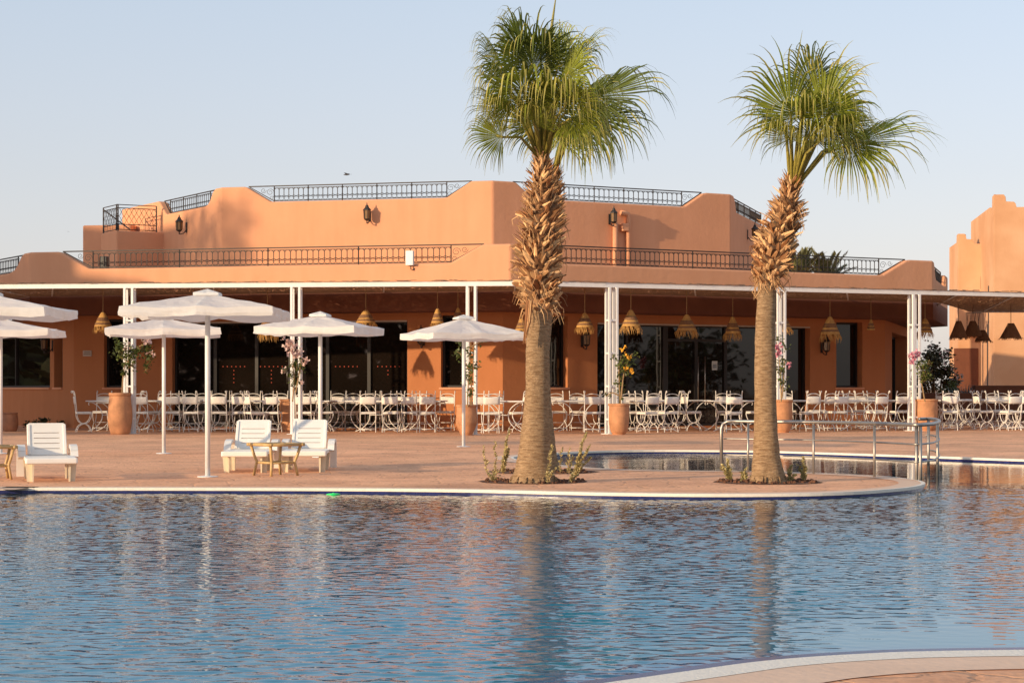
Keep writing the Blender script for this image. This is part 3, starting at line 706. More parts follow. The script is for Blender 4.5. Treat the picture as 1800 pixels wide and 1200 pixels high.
# ------------------------------------------------------------------ pergola
ZB = 3.57
PL, PC, PR = Vector((-15.5, 47.45, 0)), Vector((.46, 45.65, 0)), Vector((21.5, 54.85, 0))
pf1, pf2 = Facet(PL, PC), Facet(PC, PR)
perg = thing('pergola', 'long white steel pergola roofed with reed mats along the front of the restaurant', 'pergola')
for f in (pf1, pf2):
    b = MB(); fbox(b, f, 0, f.L, -.05, .05, ZB-.105, ZB+.005); b.build('beam', M['white'], perg)
b = MB()
rb = [FLL.pt(FLL.L-6, -.02), Vector((A_.x-.02, A_.y-.03, 0)), Vector((C_.x, C_.y-.03, 0)), Vector((B_.x+.02, B_.y-.03, 0))]
zr = ZB+.012
def q3(*ps): b.poly([Vector((p.x, p.y, zr-(.075 if min(abs((p-f.A).dot(f.n)) for f in (pf1, pf2)) > .5 else 0))) for p in ps])
q3(pf1.pt(0, -.09), pf1.pt(pf1.L, -.09), rb[2], rb[1], rb[0]); q3(pf1.pt(pf1.L, -.09), pf2.pt(pf2.u(1640), -.09), rb[3], rb[2])
q3(pf2.pt(pf2.u(1640), -.09), pf2.pt(pf2.L, -.09), Vector((25, 62, 0)), Vector((14.6, 62.5, 0)), Vector((12.2, 55.9, 0)), rb[3])
random.seed(3)       # ragged reed ends over the beam
for f in (pf1, pf2):
    for i in range(int(f.L*16)):
        if random.random() < .55:
            u = random.uniform(0, f.L); a = random.uniform(-.35, .35); l = random.uniform(.05, .3); z = zr+random.uniform(.0, .028)
            b.tube([f.pt(u, -.1+random.uniform(-.03, .05), z), f.pt(u+l, -.02+a*.3, z+random.uniform(-.006, .012))], .006, 3)
reed = b.build('reed_roof', M['reed'], perg)
def rafter(f, u, tgt):
    b = MB(); p = f.pt(u, .05, ZB-.045); q = Vector((tgt.x, tgt.y, ZB-.045)); b.tube([p, q], .026, 4); b.build('rafter', M['white'], perg)
for px in (-40, 92, 228, 375, 521, 675, 829, 905): u = pf1.u(px); rafter(pf1, u, FL.pt(max(0, FL.u(px)), -.02))
for px in (985, 1075, 1222, 1370, 1490, 1600): u = pf2.u(px); rafter(pf2, u, FR.pt(min(FR.L, FR.u(px)), -.02))
for px in (1690, 1790): u = pf2.u(px); p = pf2.pt(u); rafter(pf2, u, p+Vector((1.5+.2*(px-1690)/100, 62-p.y, 0)))
b = MB(); b.tube([Vector((14.6, 62.3, ZB-.05)), Vector((25, 61.9, ZB-.05))], .06, 4); b.build('beam', M['white'], perg)
def post(px, f):
    u = f.u(px); b = MB(); h = .094
    for du in (-h, h):
        for dn in (-h, h): fbox(b, f, u+du-.028, u+du+.028, dn-.028, dn+.028, 0, ZB-.108)
    z = .35
    while z < 3.4:
        for dn in (-h, h): fbox(b, f, u-h+.028, u+h-.028, dn-.018, dn+.018, z-.02, z+.02)
        for du in (-h, h): fbox(b, f, u+du-.018, u+du+.018, -h+.028, h-.028, z-.02, z+.02)
        z += .78
    fbox(b, f, u-.19, u+.19, -.19, .19, .001, .014)
    b.build('post', M['white'], perg)
for px in (228, 521, 829): post(px, pf1)
for px in (1075, 1370, 1607): post(px, pf2)

# ------------------------------------------------------------------ pendant lamps
random.seed(11)
def pendant(px, pyt, pyb, Y, wpx, label, dark=False, fringe=True, ztop=None):
    s = Y/F; zt, zb = hz(pyt, Y), hz(pyb, Y); rr = wpx*s/2; x = (px-CX)*s
    t = thing('pendant_lamp', label, 'pendant lamp', (x, Y, zt), random.uniform(0, 6), 'woven pendant lamps under the pergola')
    h = zt-zb; zf = -(h*(.68 if fringe else 1))
    m = M['raffia_dark'] if dark else M['raffia']
    prof_ = []
    n = 13
    for i in range(n):
        k = i/(n-1)
        if dark: r = rr*(.28+.72*k)
        else: r = rr*(.16+.74*k**.85)*(1+.035*(i % 2))
        prof_.append((r, zf*k))
    b = MB(); b.lathe(prof_, 18, cap=False, wob=.02); b.build('shade', m, t, True)
    if not dark:
        b = MB()
        for k in (.42, .55, .78):
            b.lathe([(rr*(.16+.74*(k)**.85)*1.05, zf*k+.018), (rr*(.16+.74*(k+.05)**.85)*1.06, zf*(k+.05)-.01)], 18, cap=False)
        b.build('dark_band', M['raffia_dark'], t)
    if fringe or dark:
        b = MB()
        for i in range(70 if not dark else 40):
            a = random.uniform(0, 6.283); r0 = prof_[-1][0]*random.uniform(.86, 1.0); l = h*.34*random.uniform(.45, 1.1) if not dark else .06
            r1 = r0*random.uniform(.8, 1.38)
            b.tube([(r0*math.cos(a), r0*math.sin(a), zf+.01), (r1*math.cos(a+.1), r1*math.sin(a+.1), zf-l*.55), ((r1*1.0)*math.cos(a+.2), r1*math.sin(a+.2), zf-l)], [.008, .006, .002], 3, caps=False)
        b.build('fringe', m, t)
    b = MB(); zc = (ztop or ZB)-zt; b.tube([(0, 0, -.02), (0, 0, zc)], .01, 5); b.lathe([(.05, zc-.03), (.045, zc)], 8); b.build('cord', M['raffia_dark'] if dark else M['stem'], t)
pl_ = 'straw pendant lamp '
pendant(181, 549, 586, 48.6, 34, pl_+'hanging left of the leftmost pergola post')
pendant(470, 552, 600, 48.2, 34, pl_+'half hidden by the front umbrella canopy, left of the second pergola post')
pendant(643, 545, 578, 48.0, 38, pl_+'above the right half of the wide dark left glazing')
pendant(769, 542, 580, 47.6, 24, pl_+'narrow, just left of the third pergola post')
pendant(805, 541, 575, 48.6, 22, pl_+'small, peeking over the umbrella peak behind the third pergola post')
pendant(917, 560, 590, 47.5, 26, pl_+'half hidden behind the left edge of the big palm trunk')
pendant(1028, 550, 587, 48.4, 33, pl_+'above the lantern between the big palm and the fourth pergola post')
pendant(1109, 545, 587, 47.9, 36, pl_+'with long fringe just right of the fourth pergola post')
pendant(1207, 553, 594, 49.6, 38, pl_+'before the glass entrance doors')
pendant(1288, 557, 600, 51.4, 30, pl_+'dim, hanging deep in front of the glass left of the right palm')
pendant(1378, 556, 588, 49.8, 29, pl_+'just right of the right palm trunk')
pendant(1459, 557, 602, 51.2, 38, pl_+'large and shaded above the right hand pier lantern')
pendant(1531, 561, 580, 53.6, 16, pl_+'smallest and farthest, near the end wall of the building', fringe=False)
pendant(1626, 560, 596, 54.2, 30, pl_+'just right of the last pergola post')
for px, a, c, Y, wd, lb in ((1685, 564, 594, 57.0, 32, 'dark woven cone lamp, leftmost of three clustered beyond the restaurant'), (1710, 564, 591, 58.2, 34, 'dark woven cone lamp, middle of three clustered beyond the restaurant'),
                        (1728, 580, 599, 59.8, 28, 'dark woven cone lamp, lowest and rightmost of three clustered'), (1777, 568, 594, 57.6, 38, 'dark woven cone lamp hanging alone near the right edge')):
    pendant(px, a, c, Y, wd, lb, dark=True, fringe=False)
# ------------------------------------------------------------------ palms
def px_curve(tab, y):
    tab = sorted(tab)
    if y <= tab[0][0]: return tab[0][1:]
    for a, c in zip(tab, tab[1:]):
        if a[0] <= y <= c[0]:
            k = (y-a[0])/(c[0]-a[0]); return tuple(p+(q-p)*k for p, q in zip(a[1:], c[1:]))
    return tab[-1][1:]
def fan(b, bp, hub, axis, nrm, L, nb, spread, droop, fold, rng):
    """costapalmate fan leaf: nb pleated blades joined in their inner half, free and drooping outside"""
    axis = axis.normalized(); nrm = (nrm-axis*nrm.dot(axis)).normalized(); side = axis.cross(nrm)
    for i in range(nb):
        k = -1+2*i/(nb-1); th = k*spread
        d = axis*math.cos(th)+side*math.sin(th)
        d = (d-nrm*(fold*abs(k)**1.5)+Vector((rng.uniform(-.02, .02), rng.uniform(-.04, .04), rng.uniform(-.02, .02)))).normalized()
        l = L*(.74+.26*math.cos(th*.7))*rng.uniform(.86, 1.16)*1.16
        w0 = 2*spread/nb*1.04; wv = nrm.cross(d).normalized()
        root = hub+axis*(L*.12*(1-abs(k)))
        dr = min(.85, (.16+droop*.62)*rng.uniform(.5, 1.15)); tw = rng.uniform(-.2, .2)
        prev = None; S = 10; pts = []; t0 = rng.uniform(.36, .52)
        p = root.copy(); dirv = d.copy(); seg = l/S
        for s in range(S+1):
            t = s/S
            w = (w0*l*t*.5 if t < .48 else w0*l*.24*(1-((t-.48)/.52)**1.6)*.66)
            w = max(w, .0012)
            cup = .32*w
            pts.append((p-wv*w+nrm*cup*.2, p-nrm*cup, p+wv*w+nrm*cup*.2))
            a_ = dr*min(1, max(0, (t-t0)*6))
            dirv = (dirv*(1-a_)+Vector((d.x*.12, d.y*.12, -1))*a_+wv*tw*t*.25).normalized()
            p = p+dirv*seg
        vs = [q for tri in pts for q in tri]; fs = []
        for s in range(S):
            o = 3*s; fs += [(o, o+1, o+4, o+3), (o+1, o+2, o+5, o+4)]
        b.add(vs, fs)
def palm(label, base, trunk, boots, crown, fronds, seed, group='fan palms beside the pool', fill=8, spear=None, strip_=None, Lfill=.75):
    Y = G(*base).y; s = Y/F; X0 = (base[0]-CX)*s
    rng = random.Random(seed)
    t = thing('fan_palm', label, 'palm tree', (X0, Y, 0), 0, group)
    def loc(px, py, dy=0): return Vector(((px-CX)*s-X0, dy, hz(py, Y)))
    # smooth trunk
    ys = [trunk[0][0]+(trunk[-1][0]-trunk[0][0])*i/46 for i in range(47)]
    b = MB(); n = 22; o = 0; vs = []; fs = []
    for i, y in enumerate(ys):
        l, r = px_curve(trunk, y); c = (l+r)/2; rad = (r-l)/2*s
        z = hz(y, Y); p = Vector(((c-CX)*s-X0, 0, z))
        for k in range(n):
            a = 2*math.pi*k/n; q = 1+.05*noise.noise(Vector((math.cos(a)*1.2, math.sin(a)*1.2, z*3.5+seed)))+.012*math.sin(z*95)
            if z < .3: q *= 1+.12*(1-z/.3)*noise.noise(Vector((math.cos(a)*3, math.sin(a)*3, z*6+seed)))
            vs.append(p+Vector((math.cos(a)*rad*q, math.sin(a)*rad*q, 0)))
    for i in range(len(ys)-1):
        for k in range(n): fs.append((i*n+k, (i+1)*n+k, (i+1)*n+(k+1) % n, i*n+(k+1) % n))
    fs = [f[::-1] for f in fs]; b.add(vs, fs); b.build('trunk', M['bark'], t, True)
    # bottom roots
    b = MB(); l, r = px_curve(trunk, base[1]); rad = (r-l)/2*s
    for i in range(60):
        a = rng.uniform(0, 6.283); rr = rad*rng.uniform(.88, 1.0); z = rng.uniform(.01, .09)
        b.tube([(rr*math.cos(a)*.97, rr*math.sin(a)*.97, z), (rr*1.06*math.cos(a), rr*1.06*math.sin(a), z*.5), (rr*1.1*math.cos(a), rr*1.1*math.sin(a), -.01)], [.009, .008, .005], 4)
    b.build('root_collar', M['bark'], t)
    # sheath of dead leaf bases
    y0, y1 = boots[-1][0], boots[0][0]; b = MB()
    N = int(620*(y0-y1)/250)
    cur = []
    for i in range(24):
        y = y0+(y1-y0)*i/23; l, r = px_curve(boots, y); cur.append((y, (l+r)/2, (r-l)/2))
    b2 = MB(); b2.tube([loc(c, y) for y, c, w in cur], [max(.03, w*s*.62) for y, c, w in cur], 12); b2.build('fibre_core', M['fibre'], t, True)
    for i in range(N):
        k = (i+rng.random())/N; y = y0+(y1-y0)*k; l, r = px_curve(boots, y); c, w = (l+r)/2, (r-l)/2*s
        a = i*2.39996+rng.uniform(-.3, .3); out = Vector((math.cos(a), math.sin(a), 0))
        ln = rng.uniform(.10, .27)*(1-.45*k); wd = rng.uniform(.014, .036)*(1-.5*k)*(1.25 if k < .35 else 1)
        up = rng.uniform(.35, 1.2) if k < .8 else rng.uniform(1.0, 2.2)
        if k < .22: up = rng.uniform(.1, 1.0)
        d = (out*rng.uniform(.5, 1)+Vector((0, 0, up))+Vector((-out.y, out.x, 0))*rng.uniform(-1.1, 1.1)).normalized()
        p0 = loc(c, y)+out*(w*.55)
        side = d.cross(out).normalized()
        if side.length < .1: continue
        nn = side.cross(d).normalized()
        wmax = w*1.12
        tip = p0+d*ln; rad2 = Vector((tip.x-(loc(c, y)).x, tip.y, 0)).length
        if rad2 > wmax: ln *= max(.4, wmax/rad2)
        vs = []
        for q, (tt, ww) in enumerate(((0, 1.3), (.35, 1.1), (.7, .75), (1, rng.choice((.12, .3, .5))))):
            p = p0+d*(ln*tt)+out*(ln*.16*tt*tt*rng.uniform(.2, 1.3)); h = wd*ww
            vs += [p-side*h, p+nn*h*.5, p+side*h, p-nn*h*.25]
        fs = []
        for q in range(3):
            for e in range(4): fs.append((q*4+e, q*4+(e+1) % 4, q*4+4+(e+1) % 4, q*4+4+e))
        fs.append((12, 13, 14, 15)); b.add(vs, fs)
    # hanging fibres and broken straws
    for i in range(90):
        a = rng.uniform(0, 6.283); y = y0+(y1-y0)*rng.random()**2*.8; l, r = px_curve(boots, y); c, w = (l+r)/2, (r-l)/2*s
        out = Vector((math.cos(a), math.sin(a), 0)); p = loc(c, y)+out*w*rng.uniform(.8, 1.02)
        l_ = rng.uniform(.08, .24)
        b.tube([p, p+out*.05+Vector((rng.uniform(-.05, .05), 0, -l_*.4)), p+out*.04+Vector((rng.uniform(-.08, .08), 0, -l_))], [.007, .005, .002], 3, caps=False)
    b.build('dead_leaf_bases', M['boot'], t)
    if strip_:
        b = MB()
        for q in range(9):
            x0, y0_, x1, y1_ = strip_; o1, o2 = rng.uniform(-5, 5), rng.uniform(-6, 6)
            b.tube([loc(x0+o1, y0_, -.24), loc((x0+x1)/2+o1, (y0_+y1_)/2, -.27), loc(x1+o2, y1_+rng.uniform(-18, 4), -.26)], [.02, .016, .004], 4)
        b.build('broken_frond', M['boot'], t)
    # crown
    cp = loc(*crown)
    def frond(hub, axis, nrm, L, nb=46, spread=2.3, droop=.25, fold=.35, dark=False):
        b = MB(); fan(b, None, hub, axis, nrm, L, nb, spread, droop, fold, rng)
        fr = b.build('frond', M['frond_dark'] if dark else M['frond'], t)
        fr.data.materials.append(M['frond_tip'])
        fr.data.polygons.foreach_set('material_index', [1 if (q//2) % 10 >= 6 and (q//20) % 5 < (2 if dark else 4) else 0 for q in range(len(fr.data.polygons))])
        b = MB(); v = hub-cp; mid = cp+v*.55+Vector((0, 0, .05+.05*v.length))
        b0 = cp+Vector((v.x, v.y, 0)).normalized()*.03 if Vector((v.x, v.y, 0)).length > .01 else cp
        b.tube([b0+Vector((0, 0, -.08)), mid, hub, hub+axis.normalized()*L*.18], [.026, .017, .013, .006], 6)
        b.build('petiole', M['petiole'], fr, True)
    for hx, hy, dy, ang, tow, roll, Lp, droop, spread, dark in fronds:
        al, be = R(ang), R(tow)
        ax = Vector((math.cos(al)*math.cos(be), -math.sin(be), math.sin(al)*math.cos(be)))
        n0 = Vector((0, -1, 0)); n0 = (n0-ax*n0.dot(ax)).normalized(); n0 = Matrix.Rotation(R(roll), 3, ax) @ n0
        frond(loc(hx, hy, dy), ax, n0, Lp*s, droop=droop, spread=R(spread), dark=dark)
    for i in range(fill):
        a = i*2.4+seed; el = rng.uniform(.5, 1.25); ln = rng.uniform(.55, .85)*Lfill
        d = Vector((math.cos(a)*math.cos(el)*.8, abs(math.sin(a))*math.cos(el)*.9+.1, math.sin(el)))
        hub = cp+d*ln; ax = (d+Vector((d.x*.5, d.y*.5, .15))).normalized()
        n0 = Vector((-d.x*.4, -.5, 1)); frond(hub, ax, n0, rng.uniform(.5, .68)*Lfill/.75, droop=rng.uniform(.25, .5), dark=i % 3 == 0)
    if spear:
        b = MB(); b.tube([cp, loc(*spear[0]), loc(*spear[1])], [.03, .022, .006], 6); b.build('spear_leaf', M['petiole'], t, True)
    return t
# (hub px, hub py, depth, axis angle in the facade plane, lean to camera, roll, blade length px, droop, spread, dark)
palm('tallest fan palm with the broadest shaggy crown, left of centre by the pool', (938, 848),
     [(534, 928, 967), (560, 927, 966), (620, 924, 965), (680, 924, 964), (740, 918, 965), (800, 910, 968), (825, 905, 973), (840, 900, 976), (848, 897, 978)],
     [(262, 940, 965), (290, 934, 971), (320, 926, 983), (360, 914, 990), (400, 908, 994), (440, 905, 993), (480, 905, 985), (520, 912, 984), (546, 922, 976)],
     (953, 268),
     [(936, 138, -.35, 97, 30, 8, 106, .42, 112, True), (884, 248, -.35, 168, 20, 14, 66, .5, 105, False), (880, 118, -.1, 120, 5, 68, 78, .7, 100, False),
      (914, 74, .1, 108, 0, 55, 66, .7, 95, False), (962, 86, .25, 76, 0, -50, 62, .6, 100, True), (1005, 108, .1, 50, 0, -66, 84, .6, 98, False),
      (900, 170, -.3, 138, 30, 55, 96, .8, 105, False), (990, 150, -.4, 58, 28, -55, 100, .85, 105, False), (964, 186, -.42, 88, 62, 180, 100, .95, 118, False),
      (884, 176, .1, 150, 0, 72, 66, .95, 95, True), (922, 112, -.38, 116, 30, 45, 100, .9, 105, False),
      (980, 118, .0, 74, 10, -45, 84, .8, 105, False), (938, 226, -.36, 104, 64, 175, 84, .95, 115, False), (922, 178, -.5, 112, 64, 176, 112, .95, 120, False), (992, 196, -.45, 62, 60, 184, 106, .95, 120, False), (950, 112, -.3, 92, 55, 180, 96, .9, 115, True), (890, 200, -.3, 155, 40, 115, 74, .95, 105, False), (1012, 186, -.3, 18, 40, -115, 92, .9, 105, False), (890, 160, -.1, 146, 15, 80, 76, .95, 100, False), (1000, 215, -.3, -20, 25, -50, 74, .8, 100, False)],
     5, fill=2, spear=((968, 60), (977, -4)), strip_=(930, 530, 924, 604))
palm('fan palm standing right behind the tall front palm, its trunk mostly hidden by it', (957, 829),
     [(540, 940, 972), (620, 938, 966), (700, 936, 968), (760, 934, 974), (800, 931, 979), (820, 929, 983), (829, 927, 985)],
     [(300, 962, 984), (340, 948, 994), (400, 938, 990), (480, 935, 982), (545, 938, 974)],
     (972, 292),
     [(1040, 176, -.1, 24, 8, -50, 132, .5, 100, True), (1030, 208, -.25, -6, 10, -38, 108, .6, 100, True), (1004, 216, -.3, -45, 12, -25, 92, .6, 100, False),
      (1020, 180, .2, 48, 0, -68, 92, .75, 95, True)],
     9, fill=2, Lfill=.8)
palm('smaller fan palm with a leaning shaggy top, alone on the right', (1350, 848),
     [(484, 1331, 1363), (500, 1332, 1364), (600, 1327, 1363), (700, 1326, 1364), (760, 1325, 1367), (800, 1323, 1371), (825, 1321, 1377), (840, 1319, 1381), (848, 1318, 1383)],
     [(314, 1380, 1404), (340, 1364, 1411), (370, 1350, 1416), (400, 1337, 1412), (430, 1328, 1402), (460, 1327, 1392), (480, 1327, 1380), (500, 1330, 1368)],
     (1393, 318),
     [(1384, 212, -.3, 106, 12, 8, 106, .3, 108, False), (1436, 208, -.25, 70, 20, -12, 104, .42, 112, False), (1494, 256, -.1, 24, 5, -62, 128, .32, 92, False),
      (1484, 252, -.15, -36, 8, -25, 88, .6, 95, False), (1452, 142, .15, 36, 0, -62, 82, .6, 95, False), (1470, 190, .1, 12, 0, -58, 70, .7, 100, True),
      (1372, 208, -.1, 150, 16, 62, 74, 1.0, 100, True), (1414, 246, -.36, 80, 66, 180, 80, .9, 115, False), (1400, 214, -.4, 100, 60, 178, 88, .85, 115, False), (1444, 212, -.35, 62, 56, 184, 96, .9, 115, False), (1464, 226, -.3, 8, 42, -115, 86, .85, 105, False), (1424, 152, .0, 86, 12, 10, 82, .6, 105, True), (1382, 250, -.3, 138, 40, 120, 70, .9, 100, False), (1430, 258, -.35, 42, 50, -130, 74, .9, 100, False), (1446, 236, -.34, 14, 25, -45, 76, .8, 105, True)],
     21, fill=0, Lfill=.6, strip_=None)

# soil pits and the dry weeds in them
def pit(px, py, wpx, seed):
    g = G(px, py); s = g.y/F; rx = wpx/2*s; b = MB(); rng = random.Random(seed); n = 40
    b.poly([Vector((g.x+rx*math.cos(a)*rng.uniform(.96, 1.04), g.y+rx*math.sin(a)*rng.uniform(.96, 1.04), .0045)) for a in [2*math.pi*k/n for k in range(n)]])
    for i in range(160):
        a = rng.uniform(0, 6.28); r = rx*math.sqrt(rng.random())*.95; q = rng.uniform(.008, .03)
        b.lathe([(q, 0), (q*.8, q*.8), (q*.2, q*1.1)], 5, (g.x+r*math.cos(a), g.y+r*math.sin(a), .004))
    struct(b.build('planting_pit', M['soil']))
pit(938, 846, 190, 1); pit(955, 829, 190, 2); pit(1350, 847, 188, 3)
def leaf(b, p, d, n, l, w):
    d = d.normalized(); sd = d.cross(n).normalized()*w
    b.add([p, p+d*l*.45+sd, p+d*l, p+d*l*.45-sd], [(0, 1, 2, 3)])
def weed(px, py, top, lean, bushy, label, seed, nst=2):
    rng = random.Random(seed); g = G(px, py); s = g.y/F; h = (py-top)*s
    t = thing('weed', label, 'weed', g, 0, 'dry leafy weeds around the palm trunks'); b = MB(); lf = MB()
    for i in range(nst):
        hh = h*(1 if i == 0 else rng.uniform(.4, .8)); dx = lean*s+(rng.uniform(-.08, .08) if i else 0); dy = rng.uniform(-.05, .05)
        pts = [Vector((dx*(k/8)**1.4+.012*math.sin(k*1.9+i), dy*k/8, hh*k/8)) for k in range(9)]
        b.tube(pts, [.007-.0006*k for k in range(9)], 4)
        for k in range(int(hh*bushy*1.8)):
            tt = rng.uniform(.06, 1); q = tt*8; a = int(min(7, q)); p = pts[a].lerp(pts[a+1], q-a)
            an = rng.uniform(0, 6.28); d = Vector((math.cos(an), math.sin(an), rng.uniform(.1, 1.2)))
            leaf(lf, p, d, Vector((rng.uniform(-1, 1), rng.uniform(-1, 1), 1)), rng.uniform(.02, .05)*(1.15-.5*tt), rng.uniform(.008, .015))
    b.build('stem', M['stem'], t); lf.build('leaves', M['weed'], t)
for i, (px, py, top, ln, bs, ns, lb) in enumerate([
    (858, 842, 784, -10, 130, 1, 'thin dry weed, leftmost stalk beside the big palm pit'), (867, 846, 824, 2, 200, 3, 'low tuft of dry weed at the left end of the big palm pit'),
    (872, 838, 774, -3, 130, 1, 'slender pale weed second from the left by the big palm'), (884, 833, 754, 11, 260, 4, 'tall bushy dry weed left of the big palm trunk'),
    (928, 848, 776, 2, 200, 2, 'dry weed growing right in front of the big palm trunk'), (962, 850, 783, 8, 180, 2, 'pale two stemmed weed at the right foot of the big palm'),
    (984, 832, 786, 4, 120, 1, 'thin reddish weed between the two trunks and the water'), (1000, 832, 786, 1, 110, 3, 'dark weed clump in front of the sheltered water right of the big palm'),
    (1012, 840, 760, 18, 300, 4, 'tallest bushy weed at the right end of the big palm pit'), (1004, 848, 828, 3, 200, 4, 'low weed tuft at the right front of the big palm pit')]):
    weed(px, py, top, ln, bs, lb, 40+i, ns)
for i, (px, py, top, ln, bs, ns, lb) in enumerate([
    (1282, 846, 806, -4, 420, 7, 'bushy grey green weed left of the smaller palm trunk'), (1306, 846, 822, 5, 300, 4, 'small weed close to the left foot of the smaller palm'),
    (1388, 848, 818, 3, 380, 4, 'compact weed close to the right foot of the smaller palm'), (1413, 847, 802, -2, 300, 4, 'upright weed at the right end of the smaller palm pit')]):
    weed(px, py, top, ln, bs, lb, 60+i, ns)

# ------------------------------------------------------------------ umbrellas
def umbrella(x, y, rz, side, ze, zt, label, seed):
    rng = random.Random(seed)
    t = thing('parasol', label, 'parasol', (x, y, 0), rz, 'white square parasols by the pool')
    b = MB(); b.tube([(0, 0, 0), (0, 0, zt-.04)], .032, 12); b.build('pole', M['white'], t, True)
    b = MB(); b.lathe([(.13, 0.002), (.13, .010), (.05, .018)], 20); b.build('base_plate', M['white'], t)
    h = side/2; n = 64; rows = 9; vs = []; fs = []
    def edge(k):
        a = 2*math.pi*k/n; c, s_ = math.cos(a), math.sin(a); q = h/max(abs(c), abs(s_)); return c*q, s_*q
    ph = rng.uniform(0, 6)
    for r in range(rows+1):
        q = r/rows
        for k in range(n):
            ex, ey = edge(k); f8 = (k % 8)/8
            sag = math.sin(math.pi*f8)
            ins = 1-.014*sag*q
            z = zt-(zt-ze)*(q**.93)-sag*.030*q*(1-.3*q)+.03*noise.noise(Vector((ex*q*2.6, ey*q*2.6, seed)))*q+.009*noise.noise(Vector((ex*q*9, ey*q*9, seed)))
            vs.append((ex*q*ins, ey*q*ins, z))
    vr = [vs[rows*n+k] for k in range(n)]
    for r in range(rows):
        for k in range(n): fs.append((r*n+k, (r+1)*n+k, (r+1)*n+(k+1) % n, r*n+(k+1) % n))
    b = MB(); b.add(vs, fs); can = b.build('canopy', M['canvas'], t)
    b = MB(); vs = []; vh = .108
    for r in range(4):
        for k in range(n):
            x_, y_, z_ = vr[k]; wv = .03*noise.noise(Vector((k*.28, r*.4, seed*3.1))); q = r/3
            o_ = 1+(wv*q*1.3)
            vs.append((x_*o_, y_*o_, z_-vh*q+(.012*noise.noise(Vector((k*.3, 5, seed))) if r == 3 else 0)))
    fs = [(r*n+k, (r+1)*n+k, (r+1)*n+(k+1) % n, r*n+(k+1) % n) for r in range(3) for k in range(n)]
    b.add(vs, fs); b.build('valance', M['canvas'], can)
    b = MB()    # vent cap
    vs = [(0, 0, zt+.055)]
    for k in range(16):
        ex, ey = edge(k*4); vs.append((ex*.17, ey*.17, zt-.0+.006*math.sin(k*2)))
    for k in range(16):
        ex, ey = edge(k*4); vs.append((ex*.172, ey*.172, zt-.03))
    b.add(vs, [(0, 1+k, 1+(k+1) % 16) for k in range(16)]+[(1+k, 17+k, 17+(k+1) % 16, 1+(k+1) % 16) for k in range(16)]); b.build('vent_cap', M['canvas'], can)
    for k in range(8):
        ex, ey = edge(k*8); b = MB(); b.tube([(ex*.03, ey*.03, zt-.06), (ex*.97, ey*.97, ze-.012)], .011, 5); b.build('rib', M['white'], t)
    b = MB(); b.lathe([(.05, zt-.12), (.055, zt-.05)], 10); b.build('hub', M['white'], t)
def uplace(px, py, **k):
    g = G(px, py); return g
g = G(365, 838); umbrella(g.x, g.y, 0, 1.82, 2.07, 2.26, 'nearest white parasol with a thick pole, its base close to the pool edge', 1)
g = G(288, 797); umbrella(g.x, g.y, R(9), 1.85, 2.07, 2.26, 'white parasol directly behind the nearest one, left of the front pole', 2)
umbrella((563-CX)/F*31, 31, R(-13), 1.62, 2.05, 2.25, 'white parasol whose pole rises behind the sun lounger right of the bamboo table', 3)
g = G(815, 785); umbrella(g.x, g.y, R(22), 1.86, 2.10, 2.40, 'white parasol farthest to the right, its canopy touching the big palm trunk', 4)
umbrella(-6.46, 24.17, 0, 1.82, 2.07, 2.26, 'white parasol canopy cut off by the left edge of the photo, upper of two', 5)
umbrella((1.0-CX)/F*32.7, 32.7, R(4), 1.85, 2.06, 2.25, 'white parasol with its pole on the left photo edge, lower of two canopies', 6)

